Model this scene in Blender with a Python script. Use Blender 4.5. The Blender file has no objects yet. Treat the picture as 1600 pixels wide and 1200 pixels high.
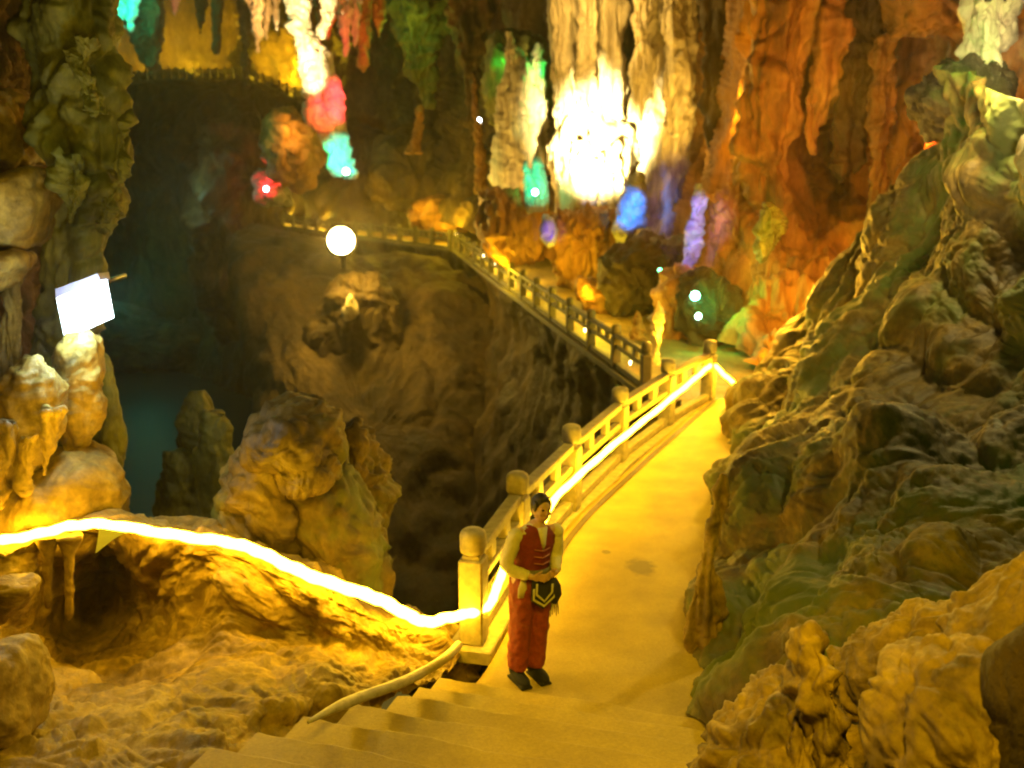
import bpy, math, random
import numpy as np
from mathutils import Vector, Matrix
R = math.radians
random.seed(7)
C = bpy.context.scene.collection
sc = bpy.context.scene
F = 1570.0; H = 4.5; PT = R(13)
cp, sp = math.cos(PT), math.sin(PT)

# ---------------------------------------------------------------- geometry of the view
def ray(px, py):
    u = (px-800)/F; v = (600-py)/F
    return np.array([u, cp+v*sp, -sp+v*cp])
def P(px, py, Y):
    d = ray(px, py); t = Y/d[1]
    return np.array([d[0]*t, Y, H+d[2]*t])
def PZ(px, py, z):
    d = ray(px, py); t = (z-H)/d[2]
    return np.array([d[0]*t, d[1]*t, z])

# ---------------------------------------------------------------- noise
_rs = np.random.RandomState(3)
_perm = np.tile(_rs.permutation(512), 3)
_grad = _rs.normal(size=(512, 3)); _grad /= np.linalg.norm(_grad, axis=1)[:, None]
def perlin(Q):
    i = np.floor(Q).astype(int); f = Q-i; i &= 511
    u = f*f*f*(f*(f*6-15)+10)
    out = 0
    for dx in (0, 1):
        wx = u[:, 0] if dx else 1-u[:, 0]
        for dy in (0, 1):
            wy = u[:, 1] if dy else 1-u[:, 1]
            for dz in (0, 1):
                wz = u[:, 2] if dz else 1-u[:, 2]
                h = _perm[_perm[_perm[(i[:, 0]+dx) & 511]+((i[:, 1]+dy) & 511)]+((i[:, 2]+dz) & 511)]
                g = _grad[h]
                out = out+wx*wy*wz*((f-[dx, dy, dz])*g).sum(1)
    return out*1.6
def fbm(Q, o=4, gain=.5):
    s = 0; a = 1
    for k in range(o):
        s = s+a*perlin(Q+k*17.3); Q = Q*2.03; a *= gain
    return s
def billow(Q, o=4, gain=.5):
    s = 0; a = 1
    for k in range(o):
        s = s+a*(np.abs(perlin(Q+k*11.7))*2-.5); Q = Q*2.03; a *= gain
    return s
def ridged(Q, o=4, gain=.5):
    return -billow(Q, o, gain)
def disp(V, N, amp, size, an=1.0, seed=0, flute=0, fsize=None, lump=.5):
    """rock displacement: soft shapes + rounded lumps with sharp creases + vertical flutes"""
    Q = V/size*np.array([1, 1, an])+seed*7.13
    W = np.stack([fbm(Q*.7+5, 2), fbm(Q*.7+25, 2), fbm(Q*.7+45, 2)], 1)
    Q = Q+.5*W
    d = (1-lump)*fbm(Q, 5, .55)+lump*billow(Q*1.3, 5, .52)
    if flute:
        fs = fsize or size*.3
        G = V/fs*np.array([1, 1, .09])+seed*3.1
        G[:, :2] += .5*fbm(V/(fs*5), 2)[:, None]
        d = d+flute*billow(G, 3, .5)
    return V+N*(amp*d)[:, None]
def normals(V, Fc):
    n = np.cross(V[Fc[:, 2]]-V[Fc[:, 0]], V[Fc[:, 3]]-V[Fc[:, 1]])
    N = np.zeros_like(V)
    for k in range(4): np.add.at(N, Fc[:, k], n)
    l = np.linalg.norm(N, axis=1); l[l < 1e-12] = 1
    return N/l[:, None]
def spline(A, n, closed=False):
    """Catmull-Rom along axis 0"""
    A = np.asarray(A, float); K = len(A)
    if closed:
        t = np.arange(n)*K/n
        i = t.astype(int); f = (t-i)
        g = lambda k: A[(i+k) % K]
    else:
        t = np.linspace(0, K-1, n)
        i = np.minimum(t.astype(int), K-2); f = t-i
        B = np.concatenate([[2*A[0]-A[1]], A, [2*A[-1]-A[-2]]])
        g = lambda k: B[i+k+1]
    f = f.reshape((-1,)+(1,)*(A.ndim-1))
    p0, p1, p2, p3 = g(-1), g(0), g(1), g(2)
    return .5*((2*p1)+(-p0+p2)*f+(2*p0-5*p1+4*p2-p3)*f**2+(-p0+3*p1-3*p2+p3)*f**3)
def gridfaces(nr, nc, wrap=False, off=0):
    r = np.arange(nr-1)[:, None]; c = np.arange(nc if wrap else nc-1)[None, :]
    c2 = (c+1) % nc
    return off+np.stack([r*nc+c, r*nc+c2, (r+1)*nc+c2, (r+1)*nc+c], -1).reshape(-1, 4)

# ---------------------------------------------------------------- objects
def mesh(name, V, Fc, mat, parent=None, smooth=True):
    me = bpy.data.meshes.new(name)
    if isinstance(Fc, np.ndarray):
        V = np.asarray(V, np.float32)
        me.vertices.add(len(V)); me.vertices.foreach_set('co', V.ravel())
        me.loops.add(Fc.size); me.loops.foreach_set('vertex_index', Fc.ravel().astype(np.int32))
        me.polygons.add(len(Fc)); me.polygons.foreach_set('loop_start', (np.arange(len(Fc))*4).astype(np.int32))
        me.polygons.foreach_set('loop_total', np.full(len(Fc), 4, np.int32))
        me.update(calc_edges=True); me.validate()
    else:
        me.from_pydata([tuple(map(float, v)) for v in V], [], [tuple(map(int, f)) for f in Fc]); me.update()
    if smooth: me.polygons.foreach_set('use_smooth', [True]*len(me.polygons))
    me.materials.append(mat)
    o = bpy.data.objects.new(name, me); C.objects.link(o)
    if parent: o.parent = parent
    return o
def tag(o, label=None, cat=None, group=None, kind=None):
    if label: o['label'] = label
    if cat: o['category'] = cat
    if group: o['group'] = group
    if kind: o['kind'] = kind
    return o
def empty(name, loc, label, cat, group=None, rz=0):
    o = bpy.data.objects.new(name, None); C.objects.link(o)
    o.location = loc; o.rotation_euler.z = rz; o.empty_display_size = .2
    return tag(o, label, cat, group)
class MB:
    def __init__(s): s.v = []; s.f = []
    def add(s, V, Fs):
        n = len(s.v); s.v += [tuple(map(float, v)) for v in V]; s.f += [tuple(int(i)+n for i in f) for f in Fs]; return s
    def box(s, c, d, M=None, bev=0):
        hx, hy, hz = d[0]/2, d[1]/2, d[2]/2
        M = M or Matrix()
        if bev:
            b = bev; rings = []
            for z, q in ((-hz, b), (-hz+b, 0), (hz-b, 0), (hz, b)):
                x, y = hx-q, hy-q
                rings.append([(-x+b, -y, z), (x-b, -y, z), (x, -y+b, z), (x, y-b, z), (x-b, y, z), (-x+b, y, z), (-x, y-b, z), (-x, -y+b, z)])
            V = [Vector(c)+M.to_3x3()@Vector(p) for r in rings for p in r]
            Fs = [tuple(range(7, -1, -1)), tuple(range(24, 32))]
            for r in range(3):
                for k in range(8): Fs.append((r*8+k, r*8+(k+1) % 8, r*8+8+(k+1) % 8, r*8+8+k))
        else:
            V = [Vector(c)+M.to_3x3()@Vector((x, y, z)) for z in (-hz, hz) for x, y in ((-hx, -hy), (hx, -hy), (hx, hy), (-hx, hy))]
            Fs = [(3, 2, 1, 0), (4, 5, 6, 7)]+[(k, (k+1) % 4, 4+(k+1) % 4, 4+k) for k in range(4)]
        return s.add(V, Fs)
    def tube(s, pts, rad, n=12, cap=True):
        pts = [Vector(p) for p in pts]; rad = [rad]*len(pts) if isinstance(rad, (int, float)) else rad
        V = []; up = None
        for i, p in enumerate(pts):
            t = (pts[min(i+1, len(pts)-1)]-pts[max(i-1, 0)]).normalized()
            if up is None: up = Vector((0, 0, 1)) if abs(t.z) < .9 else Vector((0, 1, 0))
            a = t.cross(up).normalized(); b = a.cross(t).normalized(); up = b
            r = rad[i]; rx, ry = r if isinstance(r, (tuple, list)) else (r, r)
            for k in range(n):
                q = 2*math.pi*k/n; V.append(p+a*rx*math.cos(q)+b*ry*math.sin(q))
        Fs = [(r*n+k, r*n+(k+1) % n, (r+1)*n+(k+1) % n, (r+1)*n+k) for r in range(len(pts)-1) for k in range(n)]
        if cap: Fs += [tuple(range(n-1, -1, -1)), tuple((len(pts)-1)*n+k for k in range(n))]
        return s.add(V, Fs)
    def ell(s, c, r, n=14, M=None):
        M = (M or Matrix()).to_3x3(); V = []; m = n//2
        for i in range(m+1):
            th = math.pi*i/m
            for k in range(n):
                q = 2*math.pi*k/n
                V.append(Vector(c)+M@Vector((r[0]*math.sin(th)*math.cos(q), r[1]*math.sin(th)*math.sin(q), r[2]*math.cos(th))))
        return s.add(V, [(i*n+k, (i+1)*n+k, (i+1)*n+(k+1) % n, i*n+(k+1) % n) for i in range(m) for k in range(n)])
    def cap(s, a, b, ra, rb, n=10):
        a = Vector(a); b = Vector(b); d = b-a; L = d.length; t = d/L
        pts = []; rad = []
        for k in range(5):
            q = math.pi/2*k/4; pts.append(a-t*ra*math.cos(q)); rad.append(max(ra*math.sin(q), 1e-4))
        for k in range(5):
            q = math.pi/2*k/4; pts.append(b+t*rb*math.sin(q)); rad.append(max(rb*math.cos(q), 1e-4))
        return s.tube(pts, rad, n)
    def build(s, name, mat, parent=None, smooth=True):
        return mesh(name, s.v, s.f, mat, parent, smooth)

# ---------------------------------------------------------------- materials
def newmat(name):
    m = bpy.data.materials.new(name); m.use_nodes = True
    nt = m.node_tree; b = nt.nodes['Principled BSDF']
    return m, nt, b
def N_(nt, t, **k):
    n = nt.nodes.new(t)
    for a, v in k.items():
        if a in n.inputs: n.inputs[a].default_value = v
        else: setattr(n, a, v)
    return n
def rock_mat(name, cols, scale=1.0, stretch=1.0, rough=.55, bump=.5, bsize=.05, moss=None, mossamt=.5):
    m, nt, b = newmat(name); L = nt.links.new
    tc = N_(nt, 'ShaderNodeTexCoord'); mp = N_(nt, 'ShaderNodeMapping')
    mp.inputs['Scale'].default_value = (scale, scale, scale*stretch); L(tc.outputs['Object'], mp.inputs[0])
    n1 = N_(nt, 'ShaderNodeTexNoise', Scale=.9, Detail=8, Roughness=.62, Distortion=.6); L(mp.outputs[0], n1.inputs['Vector'])
    cr = N_(nt, 'ShaderNodeValToRGB'); L(n1.outputs[0], cr.inputs[0])
    e = cr.color_ramp.elements
    while len(e) < len(cols): e.new(.5)
    for k, c in enumerate(cols):
        if name != 'pale_flowstone': c = (c[0], c[1]*.97, c[2]*.6)
        e[k].position = .3+.4*k/(len(cols)-1); e[k].color = (*c, 1)
    n2 = N_(nt, 'ShaderNodeTexNoise', Scale=7, Detail=6, Roughness=.7); L(mp.outputs[0], n2.inputs['Vector'])
    mr = N_(nt, 'ShaderNodeMapRange'); L(n2.outputs[0], mr.inputs[0])
    mr.inputs[1].default_value = .3; mr.inputs[2].default_value = .7; mr.inputs[3].default_value = .55; mr.inputs[4].default_value = 1.25
    mul = N_(nt, 'ShaderNodeVectorMath', operation='SCALE'); L(cr.outputs[0], mul.inputs[0]); L(mr.outputs[0], mul.inputs['Scale'])
    col = mul.outputs[0]
    if moss:
        n3 = N_(nt, 'ShaderNodeTexNoise', Scale=.55, Detail=7, Roughness=.65); L(tc.outputs['Object'], n3.inputs['Vector'])
        m3 = N_(nt, 'ShaderNodeMapRange'); L(n3.outputs[0], m3.inputs[0])
        c0 = .62-.25*mossamt
        m3.inputs[1].default_value = c0; m3.inputs[2].default_value = c0+.12; m3.inputs[4].default_value = .85
        mx = N_(nt, 'ShaderNodeMix', data_type='RGBA'); L(m3.outputs[0], mx.inputs[0]); L(col, mx.inputs[6]); mx.inputs[7].default_value = (*moss, 1)
        col = mx.outputs[2]
    L(col, b.inputs['Base Color'])
    r2 = N_(nt, 'ShaderNodeMapRange'); L(n1.outputs[0], r2.inputs[0]); r2.inputs[1].default_value = .3; r2.inputs[2].default_value = .7
    r2.inputs[3].default_value = rough-.12; r2.inputs[4].default_value = rough+.15; L(r2.outputs[0], b.inputs['Roughness'])
    b.inputs['Specular IOR Level'].default_value = .25
    n4 = N_(nt, 'ShaderNodeTexNoise', Scale=4, Detail=10, Roughness=.68); L(mp.outputs[0], n4.inputs['Vector'])
    bp = N_(nt, 'ShaderNodeBump', Strength=bump, Distance=bsize/max(scale, .05)); L(n4.outputs[0], bp.inputs['Height']); L(bp.outputs[0], b.inputs['Normal'])
    return m
def plain(name, col, rough=.5, emit=None, es=0, metal=0, noise=0, nscale=20, bump=0):
    m, nt, b = newmat(name); L = nt.links.new
    b.inputs['Base Color'].default_value = (*col, 1); b.inputs['Roughness'].default_value = rough; b.inputs['Metallic'].default_value = metal
    if emit: b.inputs['Emission Color'].default_value = (*emit, 1); b.inputs['Emission Strength'].default_value = es
    if noise or bump:
        tc = N_(nt, 'ShaderNodeTexCoord'); n = N_(nt, 'ShaderNodeTexNoise', Scale=nscale, Detail=8, Roughness=.65); L(tc.outputs['Object'], n.inputs['Vector'])
        if noise:
            mr = N_(nt, 'ShaderNodeMapRange'); L(n.outputs[0], mr.inputs[0]); mr.inputs[1].default_value = .3; mr.inputs[2].default_value = .7
            mr.inputs[3].default_value = 1-noise; mr.inputs[4].default_value = 1+noise*.5
            mul = N_(nt, 'ShaderNodeVectorMath', operation='SCALE'); mul.inputs[0].default_value = col; L(mr.outputs[0], mul.inputs['Scale']); L(mul.outputs[0], b.inputs['Base Color'])
        if bump:
            bp = N_(nt, 'ShaderNodeBump', Strength=bump, Distance=.02); L(n.outputs[0], bp.inputs['Height']); L(bp.outputs[0], b.inputs['Normal'])
    return m
tan = [(.10, .065, .035), (.30, .21, .12), (.46, .36, .23)]
M = dict(
    near=rock_mat('near_limestone', [(.06, .04, .014), (.25, .17, .055), (.44, .33, .12)], 1.6, 1, .55, .7, .05),
    mossy=rock_mat('mossy_limestone', [(.018, .012, .005), (.10, .068, .022), (.22, .15, .05)], 1.5, .8, .6, .6, .05, moss=(.062, .088, .018), mossamt=.62),
    green=rock_mat('green_flowstone', [(.03, .03, .012), (.13, .13, .04), (.3, .28, .10)], 1.2, .4, .55, .7, .05, moss=(.09, .12, .03), mossamt=.5),
    pale=rock_mat('pale_flowstone', [(.25, .2, .13), (.5, .43, .32), (.65, .58, .45)], .8, .15, .4, .6, .12),
    orange=rock_mat('ochre_flowstone', [(.13, .055, .018), (.36, .18, .06), (.5, .3, .12)], .7, .22, .5, .8, .12),
    brown=rock_mat('brown_rock', [(.04, .025, .012), (.13, .085, .045), (.25, .17, .09)], .5, .5, .6, .8, .15),
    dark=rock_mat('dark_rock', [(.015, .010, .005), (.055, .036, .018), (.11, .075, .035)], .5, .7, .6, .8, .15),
    floor=rock_mat('floor_rock', [(.09, .06, .03), (.2, .14, .07), (.3, .22, .12)], .5, 1, .5, .5, .08),
    cyan=plain('wet_calcite', (.24, .25, .24), .4, noise=.4, nscale=3, bump=.6),
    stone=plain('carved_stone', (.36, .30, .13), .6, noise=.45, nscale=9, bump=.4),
    fstone=plain('backlit_stone', (.085, .075, .04), .65, noise=.4, nscale=4, bump=.3),  # stone colour darkened to show the far posts as lit from behind
    black=plain('black_metal', (.02, .02, .02), .4, metal=.5, noise=.2),
    pipe=plain('pale_pipe', (.42, .38, .25), .45, noise=.35, nscale=14, bump=.2),
)

# ---------------------------------------------------------------- rock builders
def sculpt(name, V, Fc, mat, amp, size, an=1, seed=0, flute=0, fsize=None, lump=.5, closed=True, label=None, cat=None, group=None, kind=None, parent=None, toward=None, big=None):
    N = normals(V, Fc)
    if closed:
        c = V.mean(0)
        if ((V-c)*N).sum() < 0: N = -N; Fc = Fc[:, ::-1].copy()
    else:
        ref = np.array([0, 0, H]) if toward is None else np.array(toward)
        if ((ref-V)*N).sum() < 0: N = -N; Fc = Fc[:, ::-1].copy()
    if big: V = V+N*(big[0]*(billow(V/big[1]+seed, 2)))[:, None]; N = normals(V, Fc)
    V = disp(V, N, amp, size, an, seed, flute, fsize, lump)
    c = V.mean(0) if not parent else np.zeros(3)
    if not parent: c[2] = V[:, 2].min()
    o = mesh(name, V-c, np.ascontiguousarray(Fc), mat, parent)
    if not parent: o.location = c
    return tag(o, label, cat, group, kind)
def pebble(outline, Y, T, center=None, gx=0, gy=0, nseg=120, nring=60):
    """closed rock: front silhouette as given, half-thickness T metres, lying at depth Y"""
    O = spline(np.array(outline, float), nseg, True)
    c = np.array(center, float) if center else O.mean(0)
    V = []
    for i in range(nring+1):
        th = math.pi*i/nring; r = max(math.sin(th), .002)
        r = r**.8
        for ox, oy in O:
            px = c[0]+r*(ox-c[0]); py = c[1]+r*(oy-c[1])
            Yb = Y+gx*(px-c[0])+gy*(py-c[1])
            # real size is set at the base depth, so the front and back halves keep the outline's own width
            q = P(px, py, Yb); q = q+np.array([0, -T*math.cos(th), 0]); V.append(q)
    return np.array(V), gridfaces(nring+1, nseg, True)
def rock(name, outline, Y, T, mat, amp=.15, size=.8, center=None, gx=0, gy=0, nseg=140, nring=70, **k):
    V, Fc = pebble(outline, Y, T, center, gx, gy, nseg, nring)
    return sculpt(name, V, Fc, M[mat] if isinstance(mat, str) else mat, amp, size, **k)
def colgeo(prof, Y, depth=.8, ny=100, na=72, slant=0):
    """upright formation from (py, left px, right px) rows; elliptical in plan"""
    A = np.array(sorted(prof), float); ys = np.linspace(A[0, 0], A[-1, 0], ny)
    l = np.interp(ys, A[:, 0], A[:, 1]); r = np.interp(ys, A[:, 0], A[:, 2])
    k = np.ones(5)/5; pad = lambda a: np.convolve(np.pad(a, 2, 'edge'), k, 'valid')
    l, r = pad(l), pad(r)
    V = []
    for i, y in enumerate(ys):
        Yi = Y+slant*(i/ny)
        a = P(l[i], y, Yi); b = P(r[i], y, Yi); c = (a+b)/2; w = max((b[0]-a[0])/2, 1e-3)
        for q in range(na):
            t = 2*math.pi*q/na; V.append((c[0]+w*math.cos(t), c[1]+w*depth*math.sin(t), c[2]))
    V = [V0 for V0 in V]
    top = np.mean(V[:na], 0); bot = np.mean(V[-na:], 0)
    V = [tuple(top)]*na+V+[tuple(bot)]*na
    return np.array(V), gridfaces(ny+2, na, True)
def join(parts):
    V = []; Fs = []; n = 0
    for v, f in parts: V.append(v); Fs.append(f+n); n += len(v)
    return np.concatenate(V), np.concatenate(Fs)
def column(name, profs, Y, mat, amp=.2, size=1.2, depth=.8, ny=100, na=72, **k):
    """one formation; profs may hold several fused tapering shafts (each (rows, dY))"""
    if not isinstance(profs[0][0], (list, tuple)) or not isinstance(profs[0][0][0], (list, tuple)): profs = [(profs, 0)]
    parts = [colgeo(p, Y+dy, depth, ny, na) for p, dy in profs]
    Vs = []; n = 0; Fs = []
    for v, f in parts:
        N = normals(v, f)
        if ((v-v.mean(0))*N).sum() < 0: N = -N; f = f[:, ::-1].copy()
        kk = {a: k[a] for a in ('an', 'seed', 'flute', 'fsize', 'lump') if a in k}
        v = disp(v, N, amp, size, **kk); Vs.append(v); Fs.append(f+n); n += len(v)
    V = np.concatenate(Vs); Fc = np.concatenate(Fs)
    c = V.mean(0); c[2] = V[:, 2].min()
    o = mesh(name, V-c, np.ascontiguousarray(Fc), M[mat] if isinstance(mat, str) else mat); o.location = c
    return tag(o, k.get('label'), k.get('cat'), k.get('group'), k.get('kind'))
def loft(name, curves, nu, nv, mat, amp, size, world=False, **k):
    A = np.array([[p if world else P(*p) for p in c] for c in curves], float)
    A = spline(A, nu); A = spline(A.transpose(1, 0, 2), nv).transpose(1, 0, 2)
    return sculpt(name, A.reshape(-1, 3), gridfaces(nu, nv), M[mat], amp, size, closed=False, **k)
def multirock(name, lumps, mat, amp=.12, size=.6, **k):
    vs = []; fs = []; n = 0
    for i, (o, Y, T) in enumerate(lumps):
        v, f = pebble(o, Y, T, None, 0, 0, 120, 60); N = normals(v, f)
        if ((v-v.mean(0))*N).sum() < 0: N = -N; f = f[:, ::-1].copy()
        vs.append(disp(v, N, amp, size, k.get('an', 1), k.get('seed', 0)+i*.7, k.get('flute', 0), k.get('fsize'), k.get('lump', .5))); fs.append(f+n); n += len(v)
    V = np.concatenate(vs); c = V.mean(0); c[2] = V[:, 2].min()
    o = mesh(name, V-c, np.ascontiguousarray(np.concatenate(fs)), M[mat]); o.location = c
    return tag(o, k.get('label'), k.get('cat'), k.get('group'), k.get('kind'))
def stal(x, y0, y1, w, tip=0.0):
    """a hanging spike's rows"""
    h = y1-y0
    return [(y0, x-w/2, x+w/2), (y0+h*.35, x-w*.42+tip*.3, x+w*.42+tip*.3), (y0+h*.7, x-w*.25+tip*.7, x+w*.25+tip*.7), (y0+h*.93, x-w*.1+tip, x+w*.1+tip), (y1, x-1+tip, x+1+tip)]

# ================================================================ SETTING
# --- main path, lower walkway floor
Lc = [PZ(757, 1050, 0), PZ(873, 840, 0), PZ(985, 730, 0), PZ(1093, 636, 0)]
pathL = [np.array((-.62, 7.75, 0)), Lc[0], Lc[1], Lc[2], Lc[3], PZ(1112, 622, 0)]
pathR = [np.array((2.8, 7.0, 0)), np.array((2.9, 8.2, 0)), np.array((3.6, 11.0, 0)), np.array((4.6, 14, 0)), np.array((5.6, 17.6, 0)), np.array((5.8, 18.2, 0))]
mpath, nt, b = newmat('worn_concrete'); L = nt.links.new
tc = N_(nt, 'ShaderNodeTexCoord'); n1 = N_(nt, 'ShaderNodeTexNoise', Scale=1.4, Detail=8, Roughness=.6); n2 = N_(nt, 'ShaderNodeTexNoise', Scale=38, Detail=6, Roughness=.8)
L(tc.outputs['Object'], n1.inputs['Vector']); L(tc.outputs['Object'], n2.inputs['Vector'])
cr = N_(nt, 'ShaderNodeValToRGB'); cr.color_ramp.elements[0].position = .3; cr.color_ramp.elements[0].color = (.28, .195, .025, 1); cr.color_ramp.elements[1].position = .68; cr.color_ramp.elements[1].color = (.48, .345, .04, 1)
L(n1.outputs[0], cr.inputs[0])
mr = N_(nt, 'ShaderNodeMapRange'); L(n2.outputs[0], mr.inputs[0]); mr.inputs[1].default_value = .3; mr.inputs[2].default_value = .7; mr.inputs[3].default_value = .72; mr.inputs[4].default_value = 1.15
mul = N_(nt, 'ShaderNodeVectorMath', operation='SCALE'); L(cr.outputs[0], mul.inputs[0]); L(mr.outputs[0], mul.inputs['Scale']); col = mul.outputs[0]
for (sx, sy, rx, ry) in [(*PZ(1001, 886, 0)[:2], .17, .24), (*PZ(947, 862, 0)[:2], .05, .07)]:      # damp stains on the concrete
    mp = N_(nt, 'ShaderNodeMapping', vector_type='POINT'); L(tc.outputs['Object'], mp.inputs[0])
    mp.inputs['Location'].default_value = (-sx/rx, -sy/ry, 0); mp.inputs['Scale'].default_value = (1/rx, 1/ry, 0)
    ln = N_(nt, 'ShaderNodeVectorMath', operation='LENGTH'); ad = N_(nt, 'ShaderNodeVectorMath', operation='ADD'); n5 = N_(nt, 'ShaderNodeTexNoise', Scale=9, Detail=5)
    L(tc.outputs['Object'], n5.inputs['Vector']); L(mp.outputs[0], ln.inputs[0])
    sm = N_(nt, 'ShaderNodeMath', operation='ADD'); L(ln.outputs['Value'], sm.inputs[0]); L(n5.outputs[0], sm.inputs[1])
    m3 = N_(nt, 'ShaderNodeMapRange'); L(sm.outputs[0], m3.inputs[0]); m3.inputs[1].default_value = 1.2; m3.inputs[2].default_value = 1.65; m3.inputs[3].default_value = .75; m3.inputs[4].default_value = 0
    mx = N_(nt, 'ShaderNodeMix', data_type='RGBA'); L(m3.outputs[0], mx.inputs[0]); L(col, mx.inputs[6]); mx.inputs[7].default_value = (.1, .07, .03, 1); col = mx.outputs[2]
L(col, b.inputs['Base Color']); b.inputs['Roughness'].default_value = .6
bp = N_(nt, 'ShaderNodeBump', Strength=.6, Distance=.012); L(n2.outputs[0], bp.inputs['Height']); L(bp.outputs[0], b.inputs['Normal'])
M['path'] = mpath

def slab(name, Ls, Rs, thick, mat, n=60, m=30, und=.008):
    A = spline(np.array(Ls), n); B = spline(np.array(Rs), n)
    t = np.linspace(0, 1, m)[None, :, None]; G = A[:, None]*(1-t)+B[:, None]*t
    V = G.reshape(-1, 3); V[:, 2] += und*fbm(V*.8, 3)
    Fc = gridfaces(n, m)
    bot = V.copy(); bot[:, 2] -= thick; k = len(V)
    rim = list(range(m))+[r*m+m-1 for r in range(1, n)]+[(n-1)*m+c for c in range(m-2, -1, -1)]+[r*m for r in range(n-2, 0, -1)]
    side = [(rim[i], rim[i]+k, rim[(i+1) % len(rim)]+k, rim[(i+1) % len(rim)]) for i in range(len(rim))]
    Fc = np.concatenate([Fc, Fc[:, ::-1]+k, np.array(side)])
    return tag(mesh(name, np.concatenate([V, bot]), np.ascontiguousarray(Fc), mat, smooth=False), kind='structure')
slab('path', pathL, pathR, .4, M['path'])

g0 = spline(np.array(pathL[1:]), 60)[2:]; gv = []
for q in g0: gv += [(q[0]+.10, q[1], .012), (q[0]+.175, q[1]-.02, .012)]
gz = .004+.008*0
for i_ in range(len(gv)): gv[i_] = (gv[i_][0], gv[i_][1], .016+.0*i_)
tag(mesh('path_edge_strip', gv, [(2*i, 2*i+1, 2*i+3, 2*i+2) for i in range(len(g0)-1)], plain('dark_strip', (.09, .055, .02), .5, noise=.5, nscale=5), smooth=False), kind='structure')  # dark strip just above the path along its left edge
ZL = -.35
fA, fB, fC = PZ(1008, 607, ZL), PZ(712, 390, ZL), PZ(398, 350, ZL)
fl = [fA+(fA-fB)/np.linalg.norm(fA-fB)*1.2, fA, fA*.5+fB*.5, fB, fB*.5+fC*.5, fC, fC+np.array([-12, 14, 0])]
rows = []
for p in fl:
    r = []
    for k, x in enumerate((0, 1.2, 4, 9, 16, 30)):
        q = p+np.array([x, x*.35, 0]); q[2] = ZL+(.0 if k < 3 else (k-2)*.35)
        r.append(q)
    rows.append(r)
loft('cave_floor', rows, 260, 120, 'floor', .05, 1.6, world=True, toward=(0, 20, 200), kind='structure')
# --- pit: floor and the cliff under the walkway
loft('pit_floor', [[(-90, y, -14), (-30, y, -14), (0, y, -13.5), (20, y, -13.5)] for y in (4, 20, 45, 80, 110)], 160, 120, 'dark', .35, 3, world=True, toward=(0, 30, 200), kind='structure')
mw, nt, b = newmat('still_water'); b.inputs['Base Color'].default_value = (.006, .02, .015, 1); b.inputs['Roughness'].default_value = .5
tc = N_(nt, 'ShaderNodeTexCoord'); nn_ = N_(nt, 'ShaderNodeTexNoise', Scale=.8, Detail=5); nt.links.new(tc.outputs['Object'], nn_.inputs['Vector'])
bp = N_(nt, 'ShaderNodeBump', Strength=.25, Distance=.05); nt.links.new(nn_.outputs[0], bp.inputs['Height']); nt.links.new(bp.outputs[0], b.inputs['Normal'])
tag(mesh('water', [(-90, 4, -12), (12, 4, -12), (12, 118, -12), (-90, 118, -12)], [(0, 1, 2, 3)], mw, smooth=False), kind='structure')
cl = []
for z, o in ((ZL-.12, 0), (ZL-.5, .12), (-2.2, .5), (-4.2, .1), (-8, -1.2), (-14, -3.5)):
    r = []
    for i, p in enumerate([fA+np.array([1.5, -2.5, 0])]+fl[1:]):
        r.append((p[0]+o*(.9 if i < 4 else .3), p[1]+o*(.3 if i < 4 else .9), z))
    cl.append(r)
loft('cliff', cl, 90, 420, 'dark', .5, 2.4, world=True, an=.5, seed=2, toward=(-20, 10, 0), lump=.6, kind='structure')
# wall under main path (pit side)
wl = []
for z, o in ((-.05, .04), (-.4, .04), (-2, -.1), (-6, -1), (-14, -2.5)):
    wl.append([(p[0]-.62+o, p[1]+.1, z) for p in pathL[1:]])
loft('retaining_slope', wl, 70, 200, 'dark', .12, 1.0, world=True, seed=5, toward=(-20, 14, 0), kind='structure')

# --- far cave walls
rows = []
for z in (-15, 0, 8, 16, 26, 40):
    rows.append([(x, 112+abs(x)*-.15+(z-10)*.1, z) for x in (-95, -60, -30, 0, 30, 60)])
loft('far_cave_wall', rows, 120, 220, 'brown', 3.0, 12, world=True, seed=9, an=.5, lump=.6, kind='structure')
# upper terrace cliff, left distance
tz = P(300, 126, 80)[2]
def terr(py, Y): return [(x, py+dy, Y+d) for x, dy, d in ((-60, 22, 6), (100, 18, 5), (190, 12, 3), (215, 2, 1), (300, 0, 0), (385, 2, 0), (430, 18, -3), (480, 44, -8), (560, 80, -12), (640, 120, -14))]
loft('terrace', [terr(112, 100), terr(126, 84), terr(130, 80), terr(200, 78), terr(300, 76), terr(420, 77), terr(560, 79), terr(650, 80)], 200, 260, 'dark', .9, 5, seed=4, an=.6, lump=.6, kind='structure')

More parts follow.
